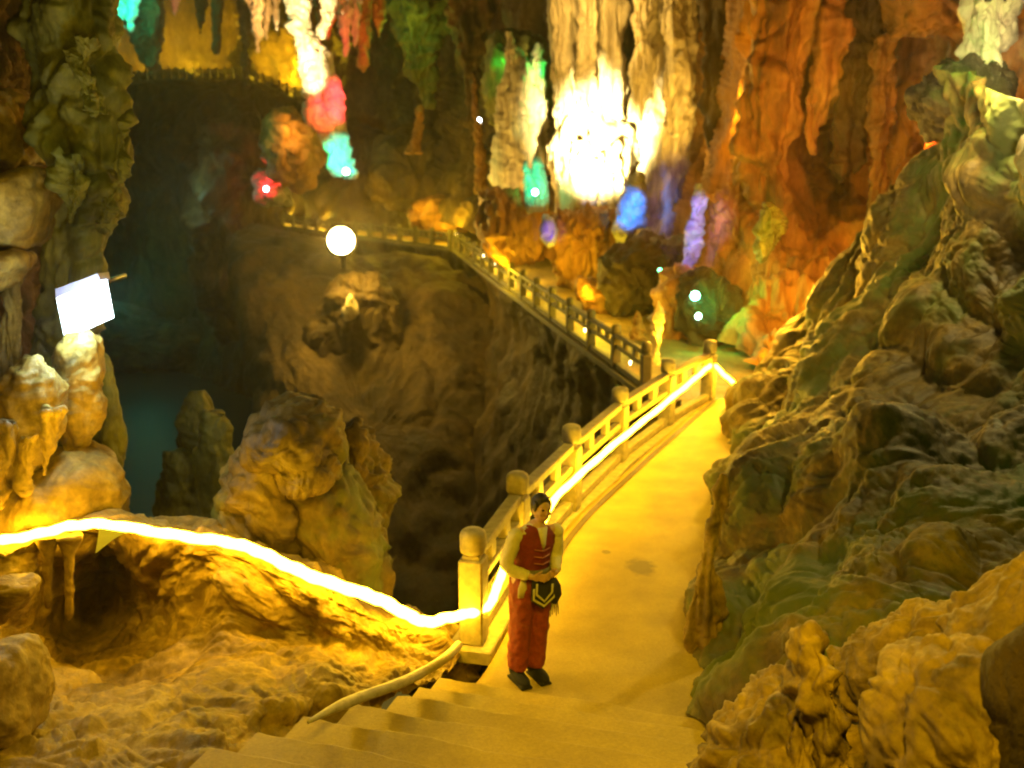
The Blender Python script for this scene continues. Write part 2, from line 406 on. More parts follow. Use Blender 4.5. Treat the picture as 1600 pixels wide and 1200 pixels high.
# right hand orange wall behind everything
loft('cave_wall', [
    [(940, -160, 62), (960, 0, 58), (980, 150, 54), (985, 300, 50), (990, 400, 47), (1000, 520, 44)],
    [(1090, -160, 44), (1090, 0, 42), (1095, 150, 40), (1095, 300, 37), (1100, 420, 33), (1105, 500, 30)],
    [(1150, -160, 34), (1155, 0, 33), (1160, 130, 31.5), (1150, 300, 29.5), (1160, 440, 26), (1180, 570, 22.5)],
    [(1240, -160, 31), (1240, 0, 30), (1240, 140, 29.5), (1240, 290, 28), (1230, 440, 25), (1225, 580, 21.5)],
    [(1310, -160, 33), (1310, 0, 33), (1310, 140, 34), (1310, 250, 35.5), (1310, 400, 26), (1310, 580, 22)],
    [(1400, -160, 30), (1400, 0, 30.5), (1400, 140, 30), (1400, 280, 27.5), (1400, 400, 24), (1400, 580, 22)],
    [(1500, -160, 29), (1500, 0, 29), (1500, 140, 28), (1500, 280, 26), (1500, 400, 23), (1500, 580, 21)],
    [(1750, -160, 26), (1750, 0, 26), (1750, 140, 25), (1750, 280, 24), (1750, 400, 22), (1750, 580, 20)]],
    320, 300, 'orange', .55, 3.2, seed=3, an=.35, flute=.7, fsize=1.0, lump=.65, kind='structure')
# wall behind the white columns
loft('back_wall', [
    [(360, -160, 100), (360, 0, 98), (380, 150, 94), (390, 300, 88), (400, 345, 84)],
    [(560, -160, 84), (560, 0, 82), (570, 120, 80), (580, 230, 77), (590, 330, 72)],
    [(700, -160, 64), (700, 0, 66), (700, 120, 66), (700, 230, 62), (700, 350, 55)],
    [(800, -160, 52), (800, 0, 52), (800, 120, 51), (800, 260, 49), (800, 390, 45)],
    [(920, -160, 47), (920, 0, 47), (920, 120, 47), (920, 260, 46), (920, 420, 42)],
    [(1060, -160, 45), (1060, 0, 45), (1060, 120, 44), (1060, 260, 43), (1060, 440, 38)]],
    260, 220, 'brown', 1.3, 5, seed=13, an=.4, flute=.5, fsize=2.0, lump=.6, kind='structure')

# ================================================================ FORMATIONS
HG = 'stalactites hanging over the pit'
# bright twisted column over the floodlight
column('column', [([(-60, 444, 490), (0, 446, 487), (28, 452, 484), (42, 449, 484), (62, 460, 498), (82, 465, 504), (104, 467, 520), (125, 470, 524), (148, 474, 528), (158, 484, 522), (166, 471, 532), (188, 474, 538), (205, 496, 541), (222, 504, 545), (246, 514, 550), (262, 522, 556), (272, 532, 560), (280, 538, 554)], 0),
    ([(-60, 500, 535), (-10, 500, 530), (28, 503, 520), (52, 492, 512), (66, 474, 500), (76, 468, 488)], .2),
    ([(74, 500, 510), (92, 496, 520), (118, 494, 524), (138, 500, 536), (160, 506, 538), (182, 508, 537), (206, 526, 543)], -.5),
    ([(210, 498, 515), (222, 502, 530), (240, 512, 528), (262, 510, 534), (276, 520, 540)], -.4)], 50, 'pale', amp=.13, size=.6, lump=.8, seed=3, an=1, ny=170,
    label='tall twisted calcite column lit white, pink and cyan above the floodlight', cat='column')
column('stalactite', [(stal(205, -80, 116, 95, 32), 0), (stal(230, -80, 60, 50, 8), -1)], 56, 'dark', amp=.3, size=1.2, flute=.5, seed=4,
    label='dark green pointed stalactite hanging in front of the far upper fence', cat='stalactite', group=HG)
column('stalactite', [(stal(182, -60, 48, 36, 8), 0), (stal(172, -60, 34, 26, 6), .6)], 54, 'cyan', amp=.22, size=.8, seed=5,
    label='left one of the two cyan lit stalactites at the top left', cat='stalactite', group=HG)
column('stalactite', [(stal(212, -60, 50, 34, -8), 0)], 54, 'cyan', amp=.22, size=.8, seed=6,
    label='right one of the two cyan lit stalactites at the top left', cat='stalactite', group=HG)
column('stalactite', [(stal(245, -60, 80, 22, -2), 0)], 60, 'orange', amp=.15, size=.8, seed=16, label='thin brown stalactite right beside the dark green point', cat='stalactite', group=HG)
column('stalactite', [(stal(275, -60, 26, 26, -2), 0)], 62, 'pale', amp=.15, size=.8, seed=17, label='short pink lit stalactite above the amber cave wall', cat='stalactite', group=HG)
column('stalactite', [(stal(313, -60, 52, 28, 0), 0)], 58, 'dark', amp=.2, size=.8, seed=7, label='short black stalactite above the middle of the far fence', cat='stalactite', group=HG)
column('stalactite', [([(-60, 328, 352), (0, 329, 350), (40, 331, 346), (74, 332, 344), (83, 335, 342)], 0)], 56, 'dark', amp=.15, size=.8, seed=8, label='blunt dark green stalactite ending just above the far fence', cat='stalactite', group=HG)
column('stalactite', [([(-60, 366, 400), (0, 372, 396), (30, 374, 392), (60, 376, 390), (100, 378, 388), (150, 382, 386)], 0)], 60, 'dark', amp=.25, size=.9, seed=9, label='long dark stalactite behind the orange fringed one', cat='stalactite', group=HG)
column('stalactite', [(stal(395, -60, 58, 26, 2), 0), (stal(402, -60, 82, 24, 0), -.4), (stal(418, -60, 62, 26, -2), .2), (stal(432, -60, 48, 18, 0), .4)], 47, 'pale', amp=.15, size=.7, flute=.4, seed=10,
    label='fringed orange stalactite cluster left of the bright column', cat='stalactite', group=HG)
column('stalactite', [(stal(515, -60, 60, 50, -6), 0), (stal(500, -60, 26, 30, 4), 0)], 52, 'orange', amp=.2, size=.8, flute=.4, seed=11, label='ochre stalactite touching the bright column on its right', cat='stalactite', group=HG)
column('stalactite', [(stal(536, -60, 88, 34, 4), 0), (stal(553, -60, 76, 30, 2), .4)], 53, 'pale', amp=.2, size=.8, flute=.5, seed=12, label='red lit stalactite between the ochre one and the tan spike', cat='stalactite', group=HG)
column('stalactite', [(stal(566, -60, 112, 40, 2), 0), (stal(592, -60, 60, 30, 0), .4)], 54, 'orange', amp=.2, size=.8, flute=.5, seed=13, label='tan spike stalactite right of the red lit one', cat='stalactite', group=HG)
column('drapery', [([(-80, 600, 720), (0, 605, 690), (50, 620, 690), (100, 640, 680), (140, 652, 672), (160, 660, 668)], 0)], 58, 'green', amp=.6, size=2, flute=.6, seed=14, label='dim green flowstone drapery on the wall left of the white column', cat='flowstone')
column('drapery', [([(-80, 690, 790), (0, 700, 780), (60, 712, 762), (110, 720, 752), (170, 730, 748), (215, 736, 742)], 0)], 54, 'brown', amp=.6, size=2, flute=.6, seed=15, label='dull brown drapery tapering down to the small white lamp', cat='flowstone')
column('column', [([(165, 652, 660), (180, 648, 662), (210, 644, 660), (232, 636, 658), (240, 632, 662)], 0)], 56, 'orange', amp=.2, size=.8, seed=18, label='small ochre stalagmite on the dim slope left of the white lamp', cat='stalagmite')
column('column', [([(120, 738, 744), (160, 736, 746), (200, 740, 752), (250, 744, 758), (300, 742, 764)], 0)], 50, 'orange', amp=.2, size=.8, seed=19, label='thin ochre column just right of the small white lamp', cat='column')

# the white floodlit group
column('column', [([(-80, 835, 990), (0, 852, 975), (60, 858, 975), (120, 862, 974), (185, 868, 975), (200, 862, 1000), (240, 856, 1000), (265, 860, 990), (290, 866, 980), (312, 872, 966), (322, 890, 950)], 0),
    ([(-80, 850, 890), (60, 860, 885), (180, 868, 890)], -1.2), ([(-80, 900, 940), (60, 905, 932), (180, 905, 930)], -1.6), ([(-80, 945, 985), (60, 948, 970), (190, 952, 972)], -1.2),
    ([(242, 871, 873), (282, 865, 879), (300, 864, 880), (325, 867, 876), (338, 871, 873)], -1.7), ([(234, 883, 885), (274, 878, 890), (300, 877, 891), (332, 879, 888), (352, 883, 885)], -1.7), ([(226, 895, 897), (266, 889, 903), (300, 888, 904), (329, 891, 900), (346, 895, 897)], -1.7), ([(218, 906, 908), (258, 902, 912), (300, 901, 913), (340, 903, 910), (368, 906, 908)], -1.7), ([(210, 917, 919), (250, 911, 925), (300, 910, 926), (331, 913, 922), (350, 917, 919)], -1.7), ([(247, 928, 930), (287, 924, 934), (300, 923, 935), (336, 925, 932), (360, 928, 930)], -1.7), ([(239, 939, 941), (279, 934, 946), (300, 933, 947), (326, 935, 944), (340, 939, 941)], -1.7), ([(231, 951, 953), (271, 946, 958), (300, 945, 959), (332, 947, 956), (352, 951, 953)], -1.7), ([(223, 965, 967), (263, 959, 973), (300, 958, 974), (329, 961, 970), (346, 965, 967)], -1.7), ([(215, 977, 979), (255, 972, 984), (300, 971, 985), (321, 973, 982), (330, 977, 979)], -1.1)],
    41, 'pale', amp=.22, size=1.6, flute=.9, fsize=.5, seed=21, depth=.6, ny=160, na=110, label='massive white floodlit column with fluted top and dripping fringe', cat='column')
column('column', [([(-80, 1000, 1110), (0, 992, 1092), (80, 1000, 1085), (150, 1005, 1085), (230, 1008, 1080), (300, 1005, 1085), (360, 1000, 1080), (400, 985, 1080)], 0),
    ([(-80, 990, 1030), (0, 985, 1020), (100, 990, 1015), (150, 985, 1012), (190, 978, 1005)], -.8), ([(-80, 1040, 1075), (60, 1040, 1066), (170, 1042, 1062), (210, 1046, 1058)], -1.4)],
    39, 'pale', amp=.25, size=1.6, flute=.9, fsize=.6, seed=22, depth=.7, ny=160, na=100, label='tall amber lit fluted column right of the white one', cat='column')
column('flowstone', [([(85, 790, 812), (110, 788, 835), (160, 778, 845), (230, 772, 850), (290, 772, 850), (320, 778, 845)], 0), ([(48, 790, 800), (75, 788, 806), (110, 790, 808)], -.3), ([(70, 835, 848), (120, 825, 850), (180, 830, 852)], .2)],
    44, 'pale', amp=.3, size=1.4, flute=.8, fsize=.5, seed=23, ny=120, label='pale tan flowstone stump left of the white column', cat='flowstone')
rock('boulder', [(765, 70), (790, 52), (845, 62), (858, 130), (850, 200), (765, 190)], 46.5, 1.5, 'green', amp=.4, size=1.2, seed=24, nseg=90, nring=40, label='green lit rock lump behind the top of the tan flowstone stump', cat='rock')
column('stalagmite', [([(226, 838, 842), (245, 833, 845), (262, 830, 852), (285, 826, 857), (312, 826, 858), (330, 830, 856)], 0), ([(252, 820, 823), (270, 818, 830), (300, 818, 846), (332, 822, 848)], -.15)], 35.5, 'cyan', amp=.1, size=.6, seed=25, label='turquoise lit pointed stalagmite at the left foot of the white column', cat='stalagmite')
rock('boulder', [(1000, 272), (1008, 290), (1010, 320), (1006, 352), (990, 362), (975, 382), (960, 362), (962, 335), (972, 305), (985, 280)], 34.2, .7, 'cyan', amp=.16, size=.6, seed=26, nseg=110, nring=50, label='bright blue lit rock between the two big columns', cat='rock')
rock('boulder', [(850, 338), (862, 342), (871, 360), (868, 382), (855, 385), (844, 365)], 34.9, .35, 'cyan', amp=.1, size=.5, seed=27, nseg=80, nring=36, label='small purple lit stone below the turquoise stalagmite', cat='rock')
column('drapery', [([(288, 1088, 1096), (305, 1082, 1104), (340, 1076, 1104), (375, 1068, 1100), (400, 1066, 1088), (424, 1070, 1082)], 0)], 27, 'cyan', amp=.14, size=.7, seed=28, label='violet lit drapery on the right edge of the amber column', cat='flowstone')
# orange rocks on the lower floor
MG = 'ochre rocks around the foot of the columns'
def mr_(o, Y, T, s, lab, mat='orange', amp=.35, cat='rock', size=1.0, **k): rock('boulder', o, Y, T, mat, amp=amp, size=size, seed=s, nseg=110, nring=50, label=lab, cat=cat, group=MG, **k)
mr_([(755, 300), (800, 298), (850, 318), (850, 390), (830, 412), (770, 400), (750, 350)], 37.2, 1.4, 31, 'ochre rock heap below the tan flowstone stump', flute=.4)
mr_([(862, 340), (900, 330), (960, 335), (985, 380), (950, 440), (890, 450), (862, 400)], 37, 1.6, 32, 'fluted ochre rock under the dripping fringe of the white column', flute=.6)
mr_([(905, 435), (940, 440), (960, 490), (930, 495), (905, 470)], 31.5, .8, 33, 'orange rock spur beside the walkway railing', amp=.25)
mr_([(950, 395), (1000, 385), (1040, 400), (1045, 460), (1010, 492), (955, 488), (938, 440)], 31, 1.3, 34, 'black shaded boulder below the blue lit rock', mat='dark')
mr_([(960, 388), (1000, 372), (1040, 380), (1075, 375), (1080, 410), (1020, 425), (970, 410)], 34.8, 1.1, 35, 'brown ledge rock under the amber column', mat='brown')
mr_([(1040, 425), (1075, 415), (1095, 450), (1085, 520), (1040, 545), (1020, 500)], 27, 1.0, 36, 'orange rock behind the bright yellow stalagmite')
mr_([(1072, 430), (1120, 425), (1150, 470), (1145, 530), (1090, 545), (1062, 500)], 26, 1.0, 37, 'green lit boulder at the foot of the orange wall', mat='dark', cat='rock')
mr_([(1095, 320), (1150, 300), (1200, 330), (1210, 420), (1180, 470), (1110, 440), (1090, 380)], 29, 1.5, 38, 'bulging orange rock right of the violet drapery', flute=.6)
mr_([(600, 215), (650, 200), (720, 225), (745, 290), (700, 330), (610, 325), (575, 280)], 66, 4, 39, 'low brown rock mound on the cave floor behind the railing', mat='brown', amp=.8, size=3)
mr_([(425, 180), (455, 174), (485, 200), (505, 250), (480, 290), (430, 285), (415, 240)], 60, 2.2, 40, 'knobbly tan rock left of the cyan lit column foot', mat='orange', amp=.5, size=1.6)
mr_([(400, 272), (425, 270), (450, 295), (445, 318), (405, 316)], 62, 1.2, 41, 'red lit rock above the left end of the railing', mat='cyan', amp=.35, size=1)
mr_([(640, 330), (700, 300), (760, 320), (760, 352), (700, 365), (650, 352)], 58, 2, 42, 'flat ochre rock behind the railing corner', amp=.5, size=2, mat='orange')
column('stalagmite', [([(470, 1026, 1030), (490, 1020, 1034), (520, 1014, 1034), (550, 1008, 1030), (572, 1004, 1032)], 0)], 23, 'pale', amp=.12, size=.5, flute=.5, seed=43, label='bright yellow lit slender stalagmite beside the near end of the railing', cat='stalagmite')
column('stalagmite', [([(484, 994, 998), (500, 988, 1004), (522, 986, 1008), (530, 984, 1012)], 0)], 26, 'orange', amp=.12, size=.5, seed=44, label='short yellow stalagmite left of the slender one', cat='stalagmite')
# right wall features
column('drapery', [([(-80, 1092, 1180), (0, 1094, 1172), (100, 1098, 1165), (200, 1100, 1152), (250, 1108, 1146), (275, 1118, 1138)], 0)], 35, 'dark', amp=.35, size=1.6, flute=.5, seed=50, depth=.6, label='dark brown cover drapery added in the gap between the amber column and the big orange curtain', cat='flowstone')  # dark drapery added as a cover over the dark gap in the wall
WG = 'flowstone hanging on the orange wall'
column('drapery', [([(-80, 1185, 1300), (0, 1180, 1270), (60, 1172, 1262), (130, 1160, 1255), (200, 1155, 1242), (240, 1160, 1235), (300, 1180, 1232), (420, 1190, 1235), (560, 1175, 1240)], 0)], 27.5, 'orange', amp=.35, size=1.6, flute=.8, fsize=.5, slant=-5.5, seed=51, depth=.6, ny=180, na=100, label='big orange flowstone curtain running from ceiling to floor', cat='flowstone', group=WG)
column('stalactite', [([(-80, 1290, 1390), (0, 1285, 1375), (60, 1275, 1365), (110, 1262, 1330), (160, 1252, 1300), (200, 1262, 1280), (240, 1266, 1272)], 0)], 27, 'orange', amp=.3, size=1.4, flute=.7, fsize=.5, seed=52, depth=.6, label='pointed orange stalactite right of the big curtain', cat='stalactite', group=WG)
column('column', [([(60, 1365, 1400), (150, 1360, 1392), (240, 1362, 1388), (300, 1358, 1392), (350, 1350, 1400)], 0)], 25, 'brown', amp=.25, size=1.0, flute=.6, seed=53, label='thin brown column in front of the orange wall near the dark rock slope', cat='column', group=WG)
column('column', [([(-60, 1335, 1400), (40, 1330, 1380), (120, 1320, 1370), (200, 1300, 1350), (260, 1300, 1340)], 0)], 26.5, 'dark', amp=.3, size=1.2, flute=.6, seed=54, label='dark brown drapery between the orange stalactite and the red alcove', cat='flowstone', group=WG)
rock('boulder', [(1400, -70), (1520, -60), (1520, 60), (1480, 55), (1420, 60), (1395, 40)], 24.5, 1.2, 'brown', amp=.35, size=1.3, seed=55, label='dark overhanging rock above the red alcove', cat='rock')
column('drapery', [([(-60, 1505, 1600), (0, 1510, 1598), (40, 1512, 1590), (80, 1510, 1572), (112, 1512, 1530)], 0), ([(0, 1535, 1580), (60, 1538, 1565), (105, 1540, 1556)], -.3)], 15.5, 'pale', amp=.14, size=.7, flute=.7, fsize=.3, seed=56, label='cream lit drapery at the top right above the green lit rock', cat='flowstone')
rock('boulder', [(1430, 160), (1448, 118), (1490, 96), (1540, 100), (1570, 130), (1560, 190), (1500, 220), (1440, 200)], 15.6, .8, 'dark', amp=.25, size=1.0, seed=57, label='dark rock crest with green light on its top under the cream drapery', cat='rock')
column('stalagmite', [([(225, 1452, 1460), (250, 1440, 1462), (290, 1425, 1458), (320, 1415, 1450)], 0)], 21, 'orange', amp=.12, size=.6, seed=58, label='red lit spike on the skyline of the dark rock slope', cat='stalagmite')
rock('boulder', [(1195, 320), (1222, 330), (1228, 350), (1205, 395), (1185, 410), (1180, 375)], 23.8, .35, 'green', amp=.15, size=.5, seed=59, label='lime green mossy patch of rock on the big curtain', cat='rock')

# ---- big rock mass on the right
loft('rock_slope', [
    [(1115, 1130, 8.5), (1125, 925, 10.9), (1170, 790, 14.2), (1205, 665, 18.8), (1250, 590, 20.5), (1370, 400, 19.3), (1500, 210, 17.6), (1560, 60, 17)],
    [(1068, 1090, 7.9), (1085, 900, 10.2), (1125, 760, 13.2), (1162, 640, 17.5), (1205, 560, 18.6), (1318, 378, 18), (1440, 262, 16.2), (1470, 105, 15.2)],
    [(1072, 1110, 7.6), (1098, 880, 9.9), (1150, 740, 12.2), (1200, 640, 15), (1260, 540, 16.5), (1360, 390, 16), (1490, 290, 14.4), (1550, 130, 13.2)],
    [(1110, 1140, 6.9), (1160, 920, 8.6), (1225, 790, 9.8), (1290, 680, 11.2), (1330, 560, 13), (1420, 430, 13.6), (1540, 340, 12.6), (1640, 180, 11.3)],
    [(1190, 1180, 6.0), (1260, 960, 7.4), (1330, 820, 8.3), (1400, 700, 9.2), (1440, 590, 11.5), (1510, 470, 11.8), (1610, 400, 11), (1740, 260, 9.6)],
    [(1290, 1240, 5.3), (1380, 1010, 6.3), (1450, 860, 7.2), (1530, 740, 8.4), (1570, 620, 9.8), (1650, 520, 9.8), (1740, 450, 9.2), (1850, 330, 8.6)],
    [(1400, 1330, 4.8), (1540, 1100, 5.4), (1640, 930, 6.2), (1720, 800, 7.2), (1760, 700, 8), (1800, 600, 8.2), (1880, 520, 8), (1980, 400, 7.6)],
    [(2100, 1500, 3.6), (2200, 1150, 4.2), (2300, 950, 5), (2400, 800, 5.6), (2450, 650, 6.2), (2500, 560, 6.8), (2500, 450, 7), (2500, 300, 7)]],
    420, 520, 'mossy', .15, .95, seed=61, an=1.0, lump=.45, big=(.45, 2.8), kind='structure')
FG = 'rocks at the bottom right'
rock('boulder', [(1105, 1190), (1120, 1160), (1170, 1120), (1220, 1075), (1270, 1075), (1290, 1120), (1270, 1210), (1230, 1290), (1100, 1290)], 5.15, .45, 'near', amp=.09, size=.35, seed=62, lump=.8, label='lumpy amber boulder beside the lowest steps in view', cat='rock', group=FG)
rock('boulder', [(1390, 1110), (1420, 1060), (1500, 1020), (1545, 1030), (1560, 1100), (1550, 1180), (1540, 1290), (1380, 1290), (1370, 1180)], 4.3, .5, 'near', amp=.1, size=.45, seed=63, lump=.6, label='rounded amber boulder left of the black hollow', cat='rock', group=FG)
rock('boulder', [(1498, 1010), (1510, 985), (1560, 940), (1640, 870), (1700, 900), (1690, 980), (1560, 1065), (1510, 1060)], 4.6, .4, 'near', amp=.08, size=.4, seed=64, lump=.6, label='amber boulder above the black hollow at the right edge', cat='rock', group=FG)
rock('ledge', [(1292, 1050), (1310, 1030), (1400, 978), (1480, 955), (1545, 945), (1540, 985), (1480, 1030), (1390, 1075), (1312, 1108)], 5.2, .28, 'near', amp=.06, size=.3, seed=65, lump=.7, gx=-.0022, label='log shaped stone ledge with a cut pale end', cat='rock', group=FG)
rock('boulder', [(1250, 1010), (1280, 1000), (1300, 1080), (1300, 1200), (1390, 1200), (1400, 1290), (1240, 1290), (1230, 1120)], 5.0, .3, 'near', amp=.1, size=.4, seed=66, lump=.7, label='ribbed brown rock below the stone ledge', cat='rock', group=FG)
rock('boulder', [(1548, 1080), (1585, 1005), (1700, 975), (1720, 1290), (1560, 1290), (1540, 1180)], 3.95, .25, 'dark', amp=.05, size=.5, seed=67, label='dark rock filling in for the shaded hollow at the bottom right corner', cat='rock', group=FG)  # dark rock colour stands in for the shade of the hollow
column('flowstone', [([(740, 1128, 1140), (800, 1112, 1135), (880, 1090, 1118), (930, 1080, 1124), (990, 1070, 1132), (1050, 1072, 1140), (1090, 1080, 1150)], 0)], 8.5, 'near', amp=.06, size=.4, flute=.8, fsize=.2, depth=.5, seed=68, slant=-1.0, label='slender amber flowstone rib on the right edge of the path', cat='flowstone')

# ---- foreground left
loft('rock_bank', [
    [(-700, 855, 9.6), (-150, 835, 9.6), (0, 830, 9.5), (100, 812, 9.4), (160, 806, 9.3), (250, 815, 9.2), (360, 830, 9.2), (450, 865, 9.2), (560, 925, 9.2), (640, 960, 9.2), (690, 985, 9.2), (720, 1010, 9.1)],
    [(-700, 870, 8.0), (-150, 850, 8.0), (0, 846, 7.9), (100, 824, 8.2), (160, 820, 8.3), (250, 834, 8.2), (360, 850, 8.1), (450, 888, 8.0), (560, 940, 8.1), (640, 970, 8.3), (690, 990, 8.5), (722, 1020, 8.6)],
    [(-700, 920, 7.7), (-150, 900, 7.7), (0, 890, 7.6), (90, 860, 8.3), (160, 870, 9.6), (250, 890, 8.4), (360, 900, 7.9), (450, 930, 7.8), (560, 970, 7.9), (640, 1005, 8.1), (690, 1020, 8.3), (715, 1035, 8.4)],
    [(-700, 980, 7.4), (-150, 960, 7.4), (0, 950, 7.3), (80, 930, 8.8), (150, 940, 10.2), (230, 960, 8.8), (340, 960, 7.9), (430, 985, 7.8), (540, 1010, 7.8), (620, 1035, 7.8), (670, 1045, 7.9), (700, 1045, 8.1)],
    [(-700, 1040, 7.0), (-150, 1020, 7.0), (0, 1010, 7.0), (70, 1000, 8.4), (110, 1020, 9.0), (210, 1030, 8.3), (320, 1020, 7.6), (410, 1035, 7.4), (510, 1050, 7.3), (590, 1070, 7.4), (640, 1075, 7.5), (680, 1062, 7.75)],
    [(-700, 1100, 6.2), (-150, 1080, 6.2), (0, 1090, 6.0), (80, 1080, 6.6), (140, 1080, 6.8), (220, 1080, 6.9), (310, 1080, 6.7), (400, 1090, 6.6), (470, 1098, 6.7), (530, 1095, 7.0), (580, 1085, 7.3), (640, 1070, 7.8)],
    [(-700, 1200, 5.2), (-150, 1180, 5.2), (0, 1170, 5.1), (80, 1160, 5.3), (150, 1150, 5.6), (230, 1150, 5.7), (300, 1145, 5.8), (360, 1150, 6.0), (420, 1140, 6.4), (480, 1130, 6.8), (540, 1112, 6.95), (600, 1100, 7.5)],
    [(-700, 1310, 4.5), (-150, 1290, 4.5), (0, 1270, 4.5), (80, 1260, 4.6), (150, 1240, 4.7), (220, 1235, 4.8), (290, 1230, 4.9), (350, 1220, 5.3), (420, 1200, 5.8), (480, 1170, 6.2), (540, 1140, 6.5), (600, 1120, 7.2)]],
    330, 500, 'near', .13, .9, seed=71, an=.9, lump=.6, kind='structure')
rock('boulder', [(610, 1000), (650, 978), (700, 985), (738, 1010), (748, 1060), (700, 1085), (640, 1075)], 8.95, .4, 'near', amp=.07, size=.4, seed=70, lump=.6, label='brown rock wedged at the foot of the first balustrade post', cat='rock')
BG = 'boulders around the light strip on the left'
multirock('boulder', [([(385, 690), (400, 655), (440, 630), (490, 632), (525, 665), (535, 710), (500, 732), (440, 722), (395, 712)], 9.55, .75), ([(430, 705), (520, 700), (535, 742), (505, 764), (450, 748)], 9.35, .55), ([(356, 735), (380, 695), (430, 700), (460, 755), (478, 825), (445, 850), (400, 795), (352, 770)], 9.45, .6), ([(344, 780), (395, 785), (450, 830), (482, 880), (490, 960), (420, 985), (335, 940)], 9.3, .65), ([(455, 740), (530, 730), (570, 770), (600, 850), (604, 980), (500, 985), (470, 880)], 9.7, .7), ([(400, 680), (520, 680), (560, 800), (560, 960), (400, 960), (380, 800)], 9.95, .6)],
    'mossy', amp=.1, size=.6, seed=72, lump=.65, label='big knobbly boulder with a mossy crown behind the light strip', cat='rock', group=BG)
rock('boulder', [(530, 700), (560, 660), (590, 700), (606, 760), (600, 860), (598, 960), (520, 960), (520, 780)], 10.6, .5, 'mossy', amp=.14, size=.5, seed=73, lump=.8, label='mossy pillar like rock joined to the right of the knobbly boulder', cat='rock', group=BG)
column('stalagmite', [([(612, 296, 318), (625, 288, 332), (665, 280, 342), (700, 275, 350), (760, 262, 356), (840, 245, 365), (900, 240, 380)], 0), ([(645, 318, 352), (670, 316, 360), (740, 300, 366), (860, 290, 370)], -.5), ([(705, 255, 285), (725, 248, 306), (800, 246, 330), (880, 240, 335)], -.6)], 13.5, 'green', amp=.12, size=.8, seed=74, lump=.5, label='dim bluish stalagmite group left of the knobbly boulder', cat='stalagmite', group=BG)
rock('boulder', [(-70, 770), (0, 745), (60, 715), (120, 700), (165, 715), (186, 760), (183, 810), (150, 860), (60, 880), (-70, 880)], 8.9, .75, 'near', amp=.1, size=.8, seed=75, lump=.4, nseg=180, nring=90, label='smooth round boulder touching the light strip at the left', cat='rock', group=BG)
column('flowstone', [([(522, 105, 140), (535, 92, 154), (560, 84, 159), (600, 84, 161), (640, 90, 161), (670, 96, 155), (695, 104, 138), (706, 112, 124)], 0)], 9.0, 'near', amp=.05, size=.4, flute=.5, fsize=.15, depth=.9, seed=76, lump=.4, label='mushroom shaped flowstone with a bluish cap right under the lit sign', cat='flowstone')
column('flowstone', [([(562, 40, 62), (580, 20, 82), (610, 0, 98), (640, -20, 104), (680, -30, 96), (710, -40, 80), (740, -60, 58), (780, -70, 20)], 0), ([(640, 60, 100), (690, 62, 88), (725, 64, 78), (742, 68, 72)], -.35), ([(680, 30, 58), (740, 32, 50), (760, 36, 44)], -.45), ([(660, -20, 25), (740, -25, 15), (790, -20, 5)], -.45)], 8.6, 'near', amp=.06, size=.4, flute=.6, fsize=.18, depth=.8, seed=77, lump=.4, label='amber flowstone with dripping edge at the left border', cat='flowstone')
column('column', [([(560, 150, 168), (620, 158, 186), (680, 160, 196), (740, 158, 192), (800, 150, 180), (840, 140, 175)], 0)], 9.8, 'green', amp=.06, size=.5, seed=78, lump=.4, depth=1, label='smooth olive rock column behind the mushroom shaped flowstone', cat='column')
# tall left pillar
column('pillar', [([(-80, 30, 190), (0, 38, 176), (60, 45, 176), (120, 60, 178), (170, 62, 184), (210, 68, 190), (250, 72, 200), (300, 78, 190), (350, 80, 175), (400, 72, 160), (460, 66, 156), (540, 50, 155), (600, 40, 158), (700, 30, 160), (800, 20, 165)], 0),
    ([(185, 192, 200), (200, 186, 198), (230, 176, 202), (270, 172, 204), (310, 165, 192), (350, 150, 172)], -.3), ([(60, 118, 150), (100, 100, 150), (150, 120, 170), (180, 140, 172)], -.5), ([(240, 95, 130), (290, 90, 135), (340, 100, 125), (350, 108, 118)], -.6)],
    10.8, 'green', amp=.22, size=.8, an=.7, flute=.35, fsize=.5, seed=79, lump=.65, ny=240, na=120, label='tall rugged olive green rock pillar carrying the lit sign', cat='pillar')
rock('boulder', [(-80, 150), (0, 135), (40, 150), (62, 200), (58, 260), (0, 262), (-80, 255)], 11.2, .7, 'near', amp=.14, size=.6, seed=80, label='ochre rock bulge left of the olive pillar', cat='rock')
rock('boulder', [(-80, 300), (0, 272), (60, 262), (84, 290), (80, 340), (60, 385), (0, 392), (-80, 390)], 10.4, .8, 'near', amp=.08, size=.6, seed=81, lump=.4, label='smooth mustard coloured boulder at the left edge below the bulge', cat='rock')
rock('boulder', [(-80, 400), (0, 396), (38, 400), (30, 430), (0, 455), (-80, 480)], 9.9, .5, 'near', amp=.06, size=.5, seed=82, lump=.4, label='wedge of ochre rock left of the lit sign', cat='rock')
column('column', [([(330, 0, 40), (420, 8, 36), (500, 4, 30), (600, -4, 26), (700, -20, 20)], 0)], 10.4, 'near', amp=.08, size=.5, an=.5, flute=.5, seed=83, label='brown rock column at the far left edge', cat='column')
loft('side_wall', [[(-200, y, 10.5), (-60, y, 11.8), (30, y, 12.8), (90, y, 14), (110, y, 16)] for y in (-120, 100, 300, 500, 700, 860)], 220, 120, 'brown', .4, 1.5, seed=84, an=.6, lump=.7, kind='structure')
